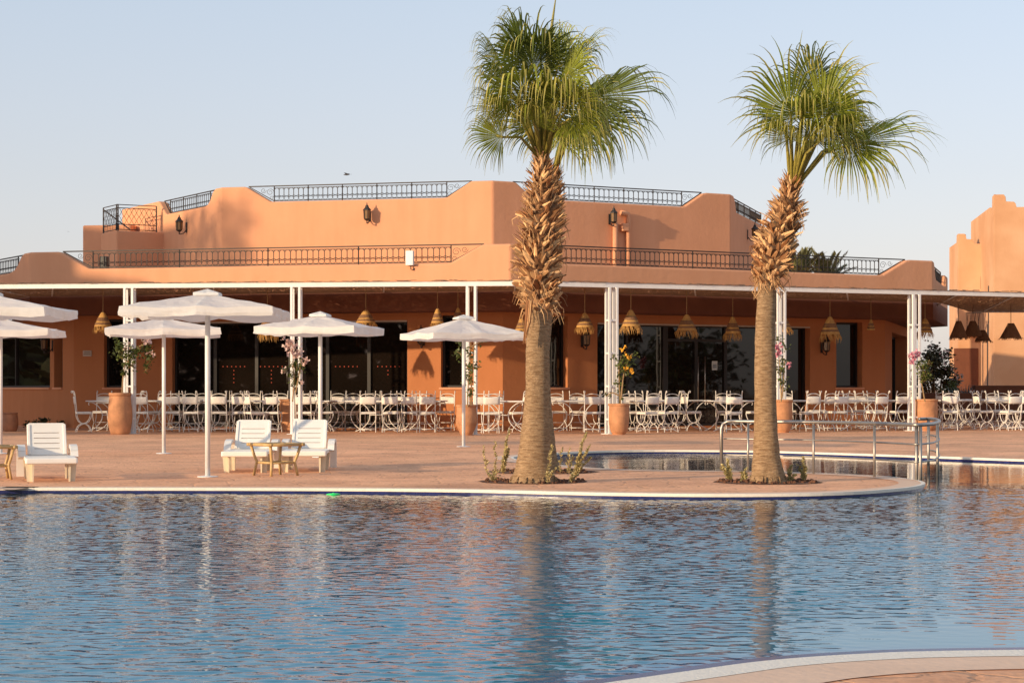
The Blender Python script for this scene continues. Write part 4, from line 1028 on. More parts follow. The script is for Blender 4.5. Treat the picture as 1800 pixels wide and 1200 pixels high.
# ------------------------------------------------------------------ sun loungers
def lounger(loc, rz, label, slots=False):
    t = thing('sun_lounger', label, 'sun lounger', loc, rz, 'white resin sun loungers facing the pool'); t.scale = (1, 1, .86)
    def rbox(c, sz, m, name, par, bev=.02, M3=None): b = MB(); b.box(c, sz, M=M3); return b.build(name, m, par, bevel=bev)
    def plate(fn, x0, x1, l0, l1, holes, th):
        us = sorted({x0, x1, *[h[0] for h in holes], *[h[1] for h in holes]}); ls = sorted({l0, l1, *[h[2] for h in holes], *[h[3] for h in holes]}); b = MB()
        for a, c in zip(us, us[1:]):
            for e, g in zip(ls, ls[1:]):
                if any(h[0] < (a+c)/2 < h[1] and h[2] < (e+g)/2 < h[3] for h in holes): continue
                b.quad(fn(a, e, th), fn(c, e, th), fn(c, g, th), fn(a, g, th)); b.quad(fn(a, g, 0), fn(c, g, 0), fn(c, e, 0), fn(a, e, 0))
        for (a, c, e, g), sg in [((x0, x1, l0, l1), 1)]+[(h, -1) for h in holes]:
            q = [(a, e), (c, e), (c, g), (a, g)]
            for i in range(4):
                p, r_ = q[i], q[(i+1) % 4]
                v = [fn(*p, 0), fn(*r_, 0), fn(*r_, th), fn(*p, th)]; b.quad(*(v if sg > 0 else v[::-1]))
        return b
    b = plate(lambda x, l, o: Vector((x, l, .275+o)), -.29, .29, -.935, .36, [(-.2, .2, -.86+.1*k, -.835+.1*k) for k in range(11)], .045); b.build('seat', M['plastic'], t)
    b = MB(); b.box((0, -.945, .285), (.60, .05, .085)); b.build('foot_rail', M['plastic'], t, bevel=.022)
    an = R(52); Mx = Matrix.Rotation(an, 3, 'X'); c0 = Vector((0, .22, .31)); L = .56
    def bp(x, l, o): return c0+Mx @ Vector((x, l, o))
    hw = .235
    b = plate(bp, -hw, hw, 0, L-.03, [(-.155, .155, .1+k*.092, .115+k*.092) for k in range(4)], .03)
    for (xa, xb, la, lb) in ((-hw+.03, hw-.03, L-.03, L), ): b.hexa([bp(xa-.03, la, 0), bp(xb+.03, la, 0), bp(xb, lb, 0), bp(xa, lb, 0), bp(xa-.03, la, .03), bp(xb+.03, la, .03), bp(xb, lb, .03), bp(xa, lb, .03)])
    for x_ in (-hw+.02, hw-.02): b.hexa([bp(x_-.02, 0, .031), bp(x_+.02, 0, .031), bp(x_+.02, L-.03, .031), bp(x_-.02, L-.03, .031), bp(x_-.014, .0, .042), bp(x_+.014, 0, .042), bp(x_+.014, L-.04, .042), bp(x_-.014, L-.04, .042)])
    b.build('backrest', M['plastic'], t)
    for sx in (-1, 1):
        b = MB(); x = sx*.31
        path = [(0, -.06, .29), (0, .0, .37), (0, .1, .425), (0, .28, .445), (0, .46, .44), (0, .56, .40), (0, .60, .30), (0, .62, .15), (0, .63, 0)]
        for (a, c) in zip(path, path[1:]):
            w0, w1 = .045, .045; th = .05
            p, q = Vector(a), Vector(c); d = (q-p).normalized(); nn = Vector((0, -d.z, d.y))*th/2
            b.hexa([p+Vector((x-w0, 0, 0))-nn, p+Vector((x+w0, 0, 0))-nn, q+Vector((x+w1, 0, 0))-nn, q+Vector((x-w1, 0, 0))-nn,
                    p+Vector((x-w0, 0, 0))+nn, p+Vector((x+w0, 0, 0))+nn, q+Vector((x+w1, 0, 0))+nn, q+Vector((x-w1, 0, 0))+nn])
        b.build('armrest', M['plastic'], t)
    for sx in (-1, 1):
        for yy in (-.84, -.05):
            b = MB(); x = sx*.245; w0, w1 = .05, .03
            for (ox, oy, sx_, sy_) in ((0, .03, 1, .3), (-.035*sx, 0, .28, 1)):
                b.hexa([Vector((x+ox+dx*w1*sx_, yy+oy+dy*w1*sy_, 0)) for dx, dy in ((-1, -1), (1, -1), (1, 1), (-1, 1))]+[Vector((x+ox+dx*w0*sx_, yy+oy+dy*w0*sy_, .268)) for dx, dy in ((-1, -1), (1, -1), (1, 1), (-1, 1))])
            b.build('leg', M['resin_leg'], t)
    return t
def lplace(pxf, pyf, pxh, dY, label):
    f = G(pxf, pyf); Yh = f.y+dY; h = GX(pxh, Yh); d = (h-f); rz = math.atan2(d.y, d.x)-math.pi/2
    c = f+d.normalized()*.84; lounger(c, rz, label)
lplace(90, 846, 82, 1.2, 'white sun lounger on its own at the left, nearest the pool edge')
lplace(431, 830.5, 446, 1.3, 'white sun lounger left of the bamboo table beside the nearest parasol pole')
lplace(534, 829.5, 545, 1.3, 'white sun lounger right of the bamboo table')

def bamboo_table(loc, rz, label, tray=False):
    t = thing('bamboo_table', label, 'side table', loc, rz, 'small square bamboo tables'); h = .39; a = .235
    cs = [(-a, -a), (a, -a), (a, a), (-a, a)]
    b = MB()
    for i in range(4):
        p, q = Vector((*cs[i], h)), Vector((*cs[(i+1) % 4], h)); e = (q-p).normalized()*.035; b.tube([p-e, q+e], .021, 8)
    b.build('top_frame', M['bamboo'], t, True)
    b = MB()
    for k in range(11): x = -a+.03+k*(2*a-.06)/10; b.tube([(x, -a, h-.002), (x, a, h-.002)], .012, 6)
    b.build('slat_top', M['bamboo'], t, True)
    for (x, y) in cs:
        b = MB(); b.tube([(x*.95, y*.95, h-.01), (x*.82, y*.82, .25), (x*.72, y*.72, .175), (x*.76, y*.76, .12), (x*.84, y*.84, 0)], [.02, .018, .019, .018, .017], 8); b.build('leg', M['bamboo'], t, True)
    for i in range(4):
        p, q = Vector((cs[i][0]*.72, cs[i][1]*.72, .165)), Vector((cs[(i+1) % 4][0]*.72, cs[(i+1) % 4][1]*.72, .165)); b = MB(); b.tube([p, q], .016, 8); b.build('stretcher', M['bamboo'], t, True)
g = G(483, 836); bamboo_table((g.x, g.y+.1, 0), R(40), 'bamboo side table between the two sun loungers right of the front parasol pole')
g = G(-10, 842); bamboo_table((g.x-.02, g.y, 0), R(20), 'bamboo side table half cut off by the left edge of the photo')

# ------------------------------------------------------------------ steel handrail round the tongue
def rail():
    Y0 = 26.1
    a0 = G(1268, 828); pts = [G(p, q) for p, q in ((1268, 828), (1320, 829.5), (1430, 832.5), (1537, 838.5), (1600, 844), (1618, 844.5))]
    z = .66
    pts = catmull([p for p in pts], 6)
    loop = [G(1640, 840), G(1650, 833), G(1650, 826), G(1642, 820), G(1630, 818), G(1616, 819)]
    top = pts+catmull(loop, 5); top = [Vector((p.x, p.y, z)) for p in top]
    t = thing('handrail', 'stainless steel handrail curving along the water edge behind the smaller palm', 'handrail', (0, 0, 0))
    b = MB(); g0 = top[0]
    b.tube([Vector((g0.x, g0.y, 0)), Vector((g0.x, g0.y, z-.1)), Vector((g0.x+.02, g0.y, z-.04)), Vector((g0.x+.08, g0.y, z-.005))]+top[3:], .023, 10); b.build('top_rail', M['steel'], t, True)
    for zz in (.43, .22):
        b = MB(); b.tube([Vector((p.x, p.y, zz)) for p in top[1:-4]], .0115, 8); b.build('mid_rail', M['steel'], t, True)
    for px, py in ((1315, 829.4), (1430, 832.5), (1537, 838.5)):
        g = G(px, py); b = MB(); b.tube([(g.x, g.y, -.1), (g.x, g.y, z-.02)], .016, 8); b.build('post', M['steel'], t, True)
    for px, py in ((1611, 844.4), (1618, 844.5), (1648, 829), (1632, 818.3)):
        g = G(px, py); b = MB(); b.tube([(g.x, g.y, -.25), (g.x, g.y, z-.02)], .02, 8); b.build('post', M['steel'], t, True)
rail()
# ------------------------------------------------------------------ terracotta planters and climbing plants
def jar(px, pyb, pyt, w, kind, label, m='terra', Y=None):
    g = G(px, pyb); s = g.y/F; h = (pyb-pyt)*s; r = w/2*s
    t = thing('planter', label, 'planter', g, px, 'terracotta planters')
    shapes = {'barrel': [(.72, 0), (.80, .04), (.95, .22), (1.0, .42), (.97, .62), (.90, .8), (.86, .92)],
              'tall': [(.82, 0), (.86, .05), (.93, .3), (.98, .6), (.98, .8), (.97, .92)],
              'belly': [(.52, 0), (.56, .03), (.74, .16), (.98, .38), (1.0, .52), (.95, .7), (.91, .86), (.90, .93)],
              'cyl': [(.62, 0), (.66, .03), (.82, .12), (.97, .34), (1.0, .6), (.99, .8), (.98, .93)]}
    pr = shapes[kind]; b = MB()
    full = [(pr[0][0], 0)]+pr[1:]
    dense = catmull([Vector((q[0], q[1], 0)) for q in full], 4)
    rim = pr[-1][0]
    prof_ = [(p.x*r, p.y*h) for p in dense]
    b.lathe(prof_+[(rim*r*.86, h*.93), (rim*r*.84, h*.86), (.01, h*.86)], 28, wob=.008); b.build('body', M[m], t, True)
    b = MB(); b.lathe([(rim*r*.99, h*.925), (rim*r*1.07, h*.935), (rim*r*1.08, h*.975), (rim*r*1.03, h), (rim*r*.88, h), (rim*r*.86, h*.93)], 28, cap=False); b.build('rim', M[m], t, True)
    b = MB(); b.lathe([(.0, h*.9), (rim*r*.85, h*.9)], 20, cap=False); b.build('soil_fill', M['soil'], t)
    return g, h
jar(211, 763, 690, 43, 'barrel', 'barrel shaped terracotta planter at the foot of the leftmost pergola post')
jar(512, 758.5, 701, 41, 'tall', 'straight tall terracotta planter at the foot of the second pergola post')
jar(820, 764.5, 711, 38, 'belly', 'terracotta planter with narrow foot behind the pole of the rightmost parasol')
jar(1088, 763.5, 709, 36, 'cyl', 'terracotta planter holding the yellow flowered climber')
jar(1376, 760, 702, 34, 'cyl', 'terracotta planter half hidden behind the smaller palm trunk')
jar(1629, 757, 701, 38, 'cyl', 'terracotta planter behind the curved end of the steel handrail')
jar(18, 758, 725, 28, 'barrel', 'small dark terracotta pot by the wall at the far left', 'terra_dark')
jar(-6, 757, 722, 20, 'cyl', 'dark pot cut off by the left edge of the photo', 'terra_dark')

def climber(px, pyb, stempts, clumps, flowers, fl, label, seed, Y):
    """clumps: (px, py, radius px, leaves); flowers likewise"""
    rng = random.Random(seed); s = Y/F; z0 = hz(pyb, Y); x0 = (px-CX)*s
    t = thing('climbing_plant', label, 'climbing plant', (x0, Y, z0), 0, 'climbing plants on the pergola posts')
    def lc(a, c, dy=0): return Vector(((a-CX)*s-x0, dy, hz(c, Y)-z0))
    b = MB()
    for st in stempts:
        pts = catmull([lc(a, c, rng.uniform(-.05, .05)) for a, c in st], 4); n = len(pts)
        b.tube(pts, [.016*(1-.7*i/n)+.003 for i in range(n)], 5)
    lf = MB()
    for (a, c, r, n) in clumps:
        ce = lc(a, c, rng.uniform(-.1, .1)); rr = r*s
        if n > 25:
            for q in range(5):
                e = ce+Vector((rng.gauss(0, .5), rng.gauss(0, .4), rng.gauss(0, .5)))*rr; b.tube([ce+Vector((0, 0, -rr)), e], [.005, .003], 3)
        for k in range(int(n*1.7)):
            v = Vector((rng.gauss(0, .5), rng.gauss(0, .4), rng.gauss(0, .55)))*rr
            d = Vector((rng.uniform(-1, 1), rng.uniform(-1, 1), rng.uniform(-.9, .5)))
            leaf(lf, ce+v, d, Vector((rng.uniform(-1, 1), rng.uniform(-1, 0), 1)), rng.uniform(.05, .1), rng.uniform(.018, .033))
    b.build('stem', M['stem'], t); lf.build('leaves', M['leaf'], t)
    f = MB()
    for (a, c, r, n) in flowers:
        ce = lc(a, c, -.08); rr = r*s
        for k in range(n):
            p = ce+Vector((rng.gauss(0, .45), rng.gauss(0, .35), rng.gauss(0, .45)))*rr
            up = Vector((rng.uniform(-1, 1), rng.uniform(-1, .2), rng.uniform(-.3, 1))).normalized(); tt = up.orthogonal()
            for q in range(4):
                d = Matrix.Rotation(q*1.57, 3, up) @ tt; leaf(f, p, d+up*.5, up, .05, .02)
    f.build('flowers', M[fl], t)
climber(214, 700, [[(214, 700), (216, 660), (222, 630), (232, 605)], [(222, 640), (240, 612), (256, 605)]],
        [(215, 617, 15, 110), (226, 632, 15, 90), (210, 606, 8, 25), (217, 655, 6, 30), (238, 618, 9, 50), (255, 612, 11, 80), (262, 628, 8, 50), (256, 645, 7, 30), (204, 592, 6, 15)],
        [(259, 600, 10, 22), (224, 610, 8, 9), (266, 622, 7, 8)], 'palepink', 'leafy bougainvillea on the leftmost pergola post drooping to its right', 5, 46.2)
climber(514, 706, [[(514, 706), (517, 670), (515, 640), (518, 615)], [(520, 690), (526, 655), (530, 630)]],
        [(520, 640, 11, 60), (528, 645, 9, 40), (512, 658, 7, 22), (518, 672, 7, 22), (500, 650, 6, 16), (527, 668, 6, 12)],
        [(514, 611, 14, 62), (507, 604, 9, 22), (524, 622, 9, 26), (537, 636, 8, 22), (500, 651, 5, 8), (530, 672, 4, 5)], 'palepink', 'climber with a head of pale pink flowers on the second pergola post', 6, 45.8)
climber(822, 716, [[(822, 716), (823, 680), (826, 640), (828, 600)], [(828, 712), (829, 670), (832, 630), (834, 596)], [(824, 650), (812, 625), (804, 618)], [(828, 610), (842, 602), (852, 598)]],
        [(825, 620, 12, 34), (826, 645, 10, 34), (825, 665, 9, 30), (808, 624, 9, 22), (805, 617, 6, 10), (809, 597, 8, 16), (846, 599, 8, 10), (836, 640, 8, 14), (828, 690, 8, 22), (818, 658, 6, 12)],
        [(828, 596, 7, 5), (838, 596, 5, 3)], 'pink', 'sparse thin climber spreading over the third pergola post beside the rightmost parasol pole', 7, 45.2)
climber(1091, 714, [[(1091, 714), (1089, 680), (1088, 650), (1092, 625)], [(1092, 700), (1096, 660), (1104, 630), (1112, 622)], [(1088, 695), (1076, 690), (1066, 696)]],
        [(1094, 640, 11, 50), (1102, 634, 9, 36), (1090, 660, 8, 34), (1086, 675, 6, 18), (1091, 690, 8, 26), (1070, 693, 7, 18), (1112, 628, 8, 16), (1099, 652, 9, 30), (1080, 628, 6, 12), (1119, 622, 5, 6)],
        [(1095, 615, 7, 12), (1104, 626, 6, 9), (1099, 648, 5, 6), (1110, 651, 5, 7)], 'yellow', 'climber with bright yellow flowers on the pergola post right of the big palm', 8, 46.0)
climber(1373, 706, [[(1373, 706), (1372, 670), (1370, 640), (1368, 610)], [(1374, 700), (1378, 660), (1380, 630)]],
        [(1371, 650, 8, 34), (1372, 668, 7, 24), (1376, 635, 8, 22), (1383, 610, 6, 14), (1378, 680, 8, 26), (1370, 596, 6, 14)],
        [(1366, 612, 8, 26), (1368, 622, 6, 14), (1386, 642, 5, 7)], 'pink', 'pink and white flowering climber just right of the smaller palm trunk', 9, 47.6)
climber(1626, 706, [[(1626, 706), (1622, 684), (1620, 668), (1624, 640)], [(1620, 670), (1628, 650), (1634, 632)]],
        [(1624, 650, 12, 80), (1618, 640, 8, 34), (1630, 640, 8, 34), (1622, 664, 8, 36), (1634, 660, 6, 14)],
        [(1603, 628, 9, 34), (1613, 622, 7, 16), (1600, 636, 6, 12)], 'pink', 'climber with deep pink blossoms on the rightmost pergola post', 10, 49.4)

# ------------------------------------------------------------------ wrought iron chairs and tables
def make_chair():
    t = thing('iron_chair', 'chair', 'chair', (0, 0, -50), 0, 'white wrought iron terrace chairs')
    r = .0115; W = .205
    for sx in (-1, 1):
        x = sx*W; b = MB()
        b.tube(catmull([Vector(p) for p in ((x, -.31, .985), (x, -.345, 1.0), (x, -.335, 1.03), (x, -.30, 1.02), (x, -.27, .96), (x, -.235, .7), (x, -.21, .47), (x, -.19, .37), (x, -.12, .255), (x, 0, .215), (x, .12, .255), (x, .19, .36), (x, .215, .46))], 3), r, 5)
        b.tube(catmull([Vector(p) for p in ((x, -.215, 0), (x, -.2, .07), (x, -.13, .165), (x, 0, .212), (x, .13, .165), (x, .2, .07), (x, .215, 0))], 3), r, 5)
        b.build('side_frame', M['iron_white'], t, True)
    b = MB()
    b.tube([(-W, -.21, .46), (W, -.21, .46), (W, .215, .46), (-W, .215, .46)], .011, 4, closed=True)
    for y, z in ((-.2, .075), (.2, .075), (0, .214)): b.tube([(-W, y, z), (W, y, z)], .010, 4)
    b.tube([(-W*math.cos(a), -.262-.01*math.sin(a), .875+.085*math.sin(a)) for a in [math.pi*k/10 for k in range(11)]], .011, 4)
    b.tube([(-W, -.262, .873), (W, -.262, .873)], .010, 4)
    b.build('cross_bars', M['iron_white'], t, True)
    b = MB()      # sling back with sag
    n = 6; vs = []
    for k in range(n+1):
        x = -W-.012+(2*W+.024)*k/n; c = 1-(2*k/n-1)**2
        for z, y in ((.70, -.242), (.76, -.252), (.82, -.258), (.885, -.272)): vs += [(x, y-.03*c+.012, z), (x, y-.03*c-.006, z)]
    fs = []
    for k in range(n):
        o = 8*k; q = o+8
        for j in range(3): fs += [(o+2*j, q+2*j, q+2*j+2, o+2*j+2), (o+2*j+1, o+2*j+3, q+2*j+3, q+2*j+1)]
        fs += [(o, o+1, q+1, q), (o+6, q+6, q+7, o+7)]
    fs += [(0, 2, 3, 1), (2, 4, 5, 3), (4, 6, 7, 5)]; e = 8*n; fs += [(e, e+1, e+3, e+2), (e+2, e+3, e+5, e+4), (e+4, e+5, e+7, e+6)]
    b.add(vs, fs); b.build('backrest', M['sling'], t, True)
    b = MB(); b.box((0, .005, .487), (.43, .43, .05)); b.build('seat_cushion', M['sling'], t, bevel=.02)
    return t
def make_table():
    t = thing('iron_table', 'table', 'table', (0, 0, -50), 0, 'white wrought iron terrace tables')
    b = MB(); b.box((0, 0, .765), (1.15, .75, .028)); b.build('table_top', M['white'], t, bevel=.008)
    for sx in (-1, 1):
        for sy in (-1, 1):
            y = sy*.30; b = MB()
            b.tube(catmull([Vector((sx*p, y, z)) for p, z in ((.50, .66), (.52, .70), (.48, .735), (.36, .70), (.22, .58), (.16, .42), (.2, .25), (.34, .1), (.46, .04), (.53, .015))], 3), .0125, 5)
            b.build('leg', M['iron_white'], t, True)
    b = MB(); b.tube([(-.165, -.3, .42), (.165, -.3, .42)], .011, 4); b.tube([(-.165, .3, .42), (.165, .3, .42)], .011, 4)
    b.tube([(-.165, -.3, .42), (-.165, .3, .42)], .011, 4); b.tube([(.165, -.3, .42), (.165, .3, .42)], .011, 4); b.tube([(-.5, -.34, .745), (.5, -.34, .745), (.5, .34, .745), (-.5, .34, .745)], .012, 4, closed=True)
    b.build('stretcher', M['iron_white'], t, True)
    return t
chair0, table0 = make_chair(), make_table(); chair0.scale = (.92, .84, .985); used = [False, False]
rngc = random.Random(5)
def put(root, k, px, Y, rz, label):
    p = GX(px, Y)
    if not used[k]:
        used[k] = True; root.location = p; root.rotation_euler = (0, 0, rz); root['label'] = label; return root
    return dup(root, p, rz, label)
# (place phrase, table (px, Y, degrees), chairs (px, heading in degrees, Y)); heading 90 = back to the pool, 270 = facing the pool
sets = [
 ('left of the leftmost planter', (198, 49.2, -8), [(147, 15, 48.6), (179, 262, 50.4), (232, 190, 48.9)]),
 ('right of the leftmost planter', (276, 50.0, -10), [(252, 70, 48.6), (268, 205, 49.8)]),
 ('between the two left parasol poles', (322, 49.7, -10), [(302, 90, 48.8), (340, 86, 48.7), (310, 270, 50.8), (356, 268, 50.6)]),
 ('right of the nearest parasol pole', (404, 49.6, -10), [(388, 92, 48.8), (424, 88, 48.7), (384, 270, 50.6), (417, 272, 50.5)]),
 ('left of the second planter', (462, 49.3, -10), [(447, 32, 48.2), (479, 90, 48.4), (442, 270, 50.5), (491, 268, 50.3)]),
 ('right of the second planter', (548, 49.2, -12), [(536, 90, 48.5), (541, 265, 50.3), (571, 8, 49.0)]),
 ('left of the terrace middle', (612, 49.6, -12), [(617, 266, 50.2), (594, 268, 50.3)]),
 ('at the wide glazing\'s right end', (667, 49.2, -12), [(647, 88, 48.3), (687, 92, 48.2), (655, 270, 50.2), (694, 262, 50.0)]),
 ('before the wide orange pier', (742, 49.3, -12), [(722, 90, 48.5), (751, 88, 48.4), (735, 270, 50.3), (783, 263, 50.0)]),
 ('left of the big palm trunk', (886, 48.4, -10), [(862, 92, 47.3), (846, 82, 47.9), (871, 270, 49.3), (909, 188, 48.3)]),
 ('right of the big palm trunk', (1012, 49.3, 14), [(981, 282, 49.9), (1016, 272, 50.2), (1040, 98, 48.3), (1060, 110, 48.6)]),
 ('right of the yellow flowered planter', (1148, 49.0, 18), [(1138, 115, 47.9), (1174, 118, 48.3), (1110, 282, 49.4), (1124, 280, 49.9), (1190, 205, 50.3)]),
 ('in front of the glass entrance doors', (1204, 51.4, 20), [(1154, 285, 51.2), (1219, 6, 49.8)]),
 ('left of the smaller palm trunk', (1281, 49.6, 16), [(1289, 94, 48.5), (1272, 275, 50.6), (1324, 172, 49.6)]),
 ('right of the smaller palm trunk', (1408, 50.6, 22), [(1384, 285, 51.4), (1423, 112, 49.6), (1455, 112, 50.0), (1436, 282, 52.2)]),
 ('under the right wall\'s window', (1498, 50.2, 22), [(1472, 105, 49.8), (1501, 292, 51.9), (1520, 288, 52.4)]),
 ('before the right wall\'s end', (1556, 51.2, 22), [(1541, 115, 49.6), (1536, 285, 52.6), (1581, 112, 50.4), (1597, 200, 52.0)]),
 ('right of the rightmost planter', (1676, 51.6, 24), [(1668, 96, 50.3), (1676, 282, 53.2), (1699, 350, 51.6)]),
 ('against the dark low wall', (1690, 55.4, 24), [(1660, 280, 56.2), (1706, 200, 55.2)]),
 ('at the photo\'s right edge', (1766, 51.0, 24), [(1729, 15, 51.0), (1752, 285, 52.2), (1765, 280, 53.0), (1788, 192, 50.9), (1776, 120, 50.2), (1802, 108, 50.6)]),
]
def facing(h):
    h %= 360
    if 60 <= h <= 125: return 'back to the pool'
    if 235 <= h <= 305: return 'facing the pool'
    return 'facing right' if h < 60 or h > 305 else 'facing left'
for ph, tb, chs in sets:
    put(table0, 1, tb[0], tb[1], R(tb[2]), 'white iron table with bowed legs '+ph)
    by = {}
    for c in sorted(chs): by.setdefault(facing(c[1]), []).append(c)
    for fc, l in by.items():
        for i, (px, h, Y) in enumerate(l):
            od = '' if len(l) == 1 else (('left one ', 'right one ')[i] if len(l) == 2 else ('left one ', 'middle one ', 'right one ')[i])
            put(chair0, 0, px, Y, R(h-90+rngc.uniform(-9, 9)), 'white iron chair %s, %s%s' % (fc, od, ph))

# ------------------------------------------------------------------ far right: kasbah tower, low wall, shrubs
kas = thing('kasbah_tower', 'pale orange tower block with stepped corner merlons at the right edge', 'tower')
def merlon_wall(name, A, B, z0, base, steps, th=.5, m='tower'):
    f = Facet(A, B); pts = [(f.pt(u), z) for u, z in steps]
    b, _ = ring(pts, z0, th); return b.build(name, M[m], kas, bevel=.06, ang=35), f
def blk(pxl, pxc, Yc, ztop, ang, wl, wr, zm):
    c = GX(pxc, Yc); d = V2(math.cos(R(ang)), math.sin(R(ang))); e = V2(-d.y, d.x)
    return c, d, e
c1 = GX(1747, 85); d1 = V2(math.cos(R(-7)), math.sin(R(-7))); e1_ = V2(-d1.y, d1.x)
zt_ = hz(342, 85); zl_ = hz(361, 85)
sx_ = [(0, zt_-.05), (.05, zt_), (.42, zt_), (.5, zt_-.1), (.52, zt_-.3), (.85, zt_-.32), (.93, zt_-.4), (.96, zt_-.55), (9, zt_-.55)]
f1 = Facet(c1+e1_*1.6+V2(-.25, 0), c1); f1.L
q = c1+e1_*1.9+V2(-.12, .0)
pts = [(c1+e1_*6, zt_-.5), (q, zt_-.5), (c1+e1_*1.2, zt_-.5), (c1+e1_*1.15, zt_-.42), (c1, zt_-.42)]
fr = Facet(c1, c1+d1*9)
b, _ = ring([(c1+e1_*9, zt_-.42), (c1+e1_*3.3, zt_-.42), (c1+e1_*1.6, zt_-.42), (c1+e1_*1.5, zt_-.75), (c1+e1_*.7, zt_-.75), (c1+e1_*.6, zt_-.03), (c1, zt_)]+[(fr.pt(u), z) for u, z in sx_[1:]]+[(fr.pt(9)+e1_*9, zt_-.55)], -.3, .5)
b.build('tower_wall', M['tower'], kas, bevel=.05, ang=35)
b = MB(); b.poly([c1+e1_*4.9+Vector((0, 0, zt_-1)), c1+d1*.2+e1_*.2+Vector((0, 0, zt_-1)), fr.pt(8.8, .2, zt_-1), fr.pt(8.8, 4.9, zt_-1)]); b.build('roof', M['roof'], kas)
c2 = GX(1684, 90); fr2 = Facet(c2, c2+d1*5); z2 = hz(411, 90)
b, _ = ring([(c2+e1_*4, z2-.35), (c2+e1_*1.4, z2-.35), (c2+e1_*.7, z2-.35), (c2+e1_*.6, z2-.02), (c2, z2)]+[(fr2.pt(u), z) for u, z in [(.04, z2), (.30, z2), (.36, z2-.1), (.38, z2-.24), (.62, z2-.26), (.7, z2-.36), (.72, z2-.46), (5, z2-.46)]], -.3, .4)
b.build('lower_wing', M['tower'], kas, bevel=.05, ang=35)
fl_ = Facet(c1+e1_*3, c1)
b = MB(); u = fr2.u(1730); fbox(b, fr2, u-.16, u+.16, -.04, .1, hz(510, 91), hz(488, 91)); b.build('window', M['gate'], kas)
b = MB(); u = fr.L*0+.6; fbox(b, Facet(c1+e1_*5, c1), 3.0, 3.25, -.02, .1, 3.2, 5.6); b.build('slit_window', M['gate'], kas)
b = MB(); fbox(b, Facet(c1+e1_*5, c1), 2.6, 2.95, -.02, .1, .9, 3.9); b.build('slit_window', M['gate'], kas)
for px, w_, zt0 in ((1687, .5, 2.9), (1708, .6, 2.9)):
    b = MB(); u = fr2.u(px); fbox(b, fr2, u-w_/2, u+w_/2, -.03, .1, -.2, zt0+.0); b.build('doorway', M['soffit'], kas)
b = MB(); u0, u1 = fr2.u(1697), fr2.u(1724)
for z in (3.6, 4.5): b.tube([fr2.pt(u0, -.3, z), fr2.pt(u1, -.3, z)], .02, 4)
for k in range(9):
    u = u0+(u1-u0)*k/8; b.tube([fr2.pt(u, -.3, 3.6), fr2.pt(u+.05*(-1)**k, -.3, 4.05), fr2.pt(u, -.3, 4.5)], .014, 4)
b.build('balcony_railing', M['iron'], kas)
b = MB(); fbox(b, fr2, u0-.05, u1+.05, -.34, .0, 3.45, 3.58); b.build('balcony_slab', M['tower'], kas)
lw0, lw1 = GX(1578, 64), GX(1652, 60.5); fw = Facet(GX(1600, 63), GX(2100, 63.5)); b = MB()
fbox(b, fw, 0, fw.u(1714), 0, .3, -.3, .93); fbox(b, fw, fw.u(1714), fw.L, -.02, .3, -.3, 1.17)
lw = b.build('garden_wall', M['lowwall'], None, bevel=.02); tag(lw, 'low dark brown wall closing the terrace behind the tables at the right', 'wall')
def bush(loc, rx, ry, rzz, n, label, m, seed, size=.12, fl=None, cat='bush', name='bush', nf=60):
    rng = random.Random(seed); t = thing(name, label, cat, loc); lf = MB(); st = MB()
    cl = []
    for i in range(max(6, n//110)):
        a = rng.uniform(0, 6.283); u = rng.random()**.5; z = rng.uniform(.12, .92)
        w_ = (1-abs(z-.5)*1.1)
        cl.append((Vector((math.cos(a)*u*rx*w_, math.sin(a)*u*ry*w_, z*rzz)), rng.uniform(.2, .42)*min(rx, rzz)))
    for c, r in cl:
        st.tube([(c.x*.15, c.y*.15, 0), (c.x*.5, c.y*.5, c.z*.5), tuple(c)], [.03, .02, .006], 4)
    for i in range(n):
        c, r = rng.choice(cl); v = Vector((rng.gauss(0, .5), rng.gauss(0, .5), rng.gauss(0, .45)))*r
        d = Vector((rng.uniform(-1, 1), rng.uniform(-1, 1), rng.uniform(-.5, .8)))
        p = c+v; p.z = max(.03, p.z)
        leaf(lf, p, d, Vector((rng.uniform(-1, 1), rng.uniform(-1, 1), 1)), size*rng.uniform(.6, 1.3), size*.32*rng.uniform(.7, 1.3))
    st.build('stems', M['stem'], t); lf.build('foliage', M[m], t)
    if fl:
        f = MB()
        for i in range(nf):
            c, r = rng.choice(cl); p = c+Vector((rng.gauss(0, .5), -abs(rng.gauss(.3, .5)), rng.gauss(.2, .5)))*r
            for q in range(3): leaf(f, p, Vector((rng.uniform(-1, 1), rng.uniform(-1, .3), rng.uniform(-.2, 1))), Vector((rng.uniform(-1, 1), -1, 1)), .09, .035)
        f.build('flowers', M[fl], t)
    return t
bush(GX(1643, 66.5), .76, .7, 2.6, 3000, 'large dark flowering bush behind the rightmost pergola post', 'leaf_brown', 3, .14, 'palepink')
bush(GX(1664, 65.0), .5, .4, 1.35, 800, 'low yellow green shrub at the foot of the dark bush, above the low wall', 'leaf', 4, .1)
# spiky grey plant on the wall
t = thing('agave_plant', 'spiky grey blue plant on the low wall beyond the rightmost planter', 'plant', GX(1699, 63.7)+Vector((0, 0, .0))); b = MB(); rng = random.Random(8)
for i in range(110):
    a = rng.uniform(0, 6.283); el = rng.uniform(.3, 1.4); d = Vector((math.cos(a)*math.cos(el), math.sin(a)*math.cos(el)*.7, math.sin(el))); o = Vector((rng.uniform(-.45, .45), rng.uniform(-.12, .12), .7))
    leaf(b, o, d, Vector((0, 0, 1)), rng.uniform(.3, .6), .02)
b.build('leaves', M['agave'], t)
b = MB(); b.tube([(-.3, 0, 0), (0, 0, .72)], .04, 5); b.tube([(.3, 0, 0), (.1, 0, .72)], .04, 5); b.build('stem', M['stem'], t)
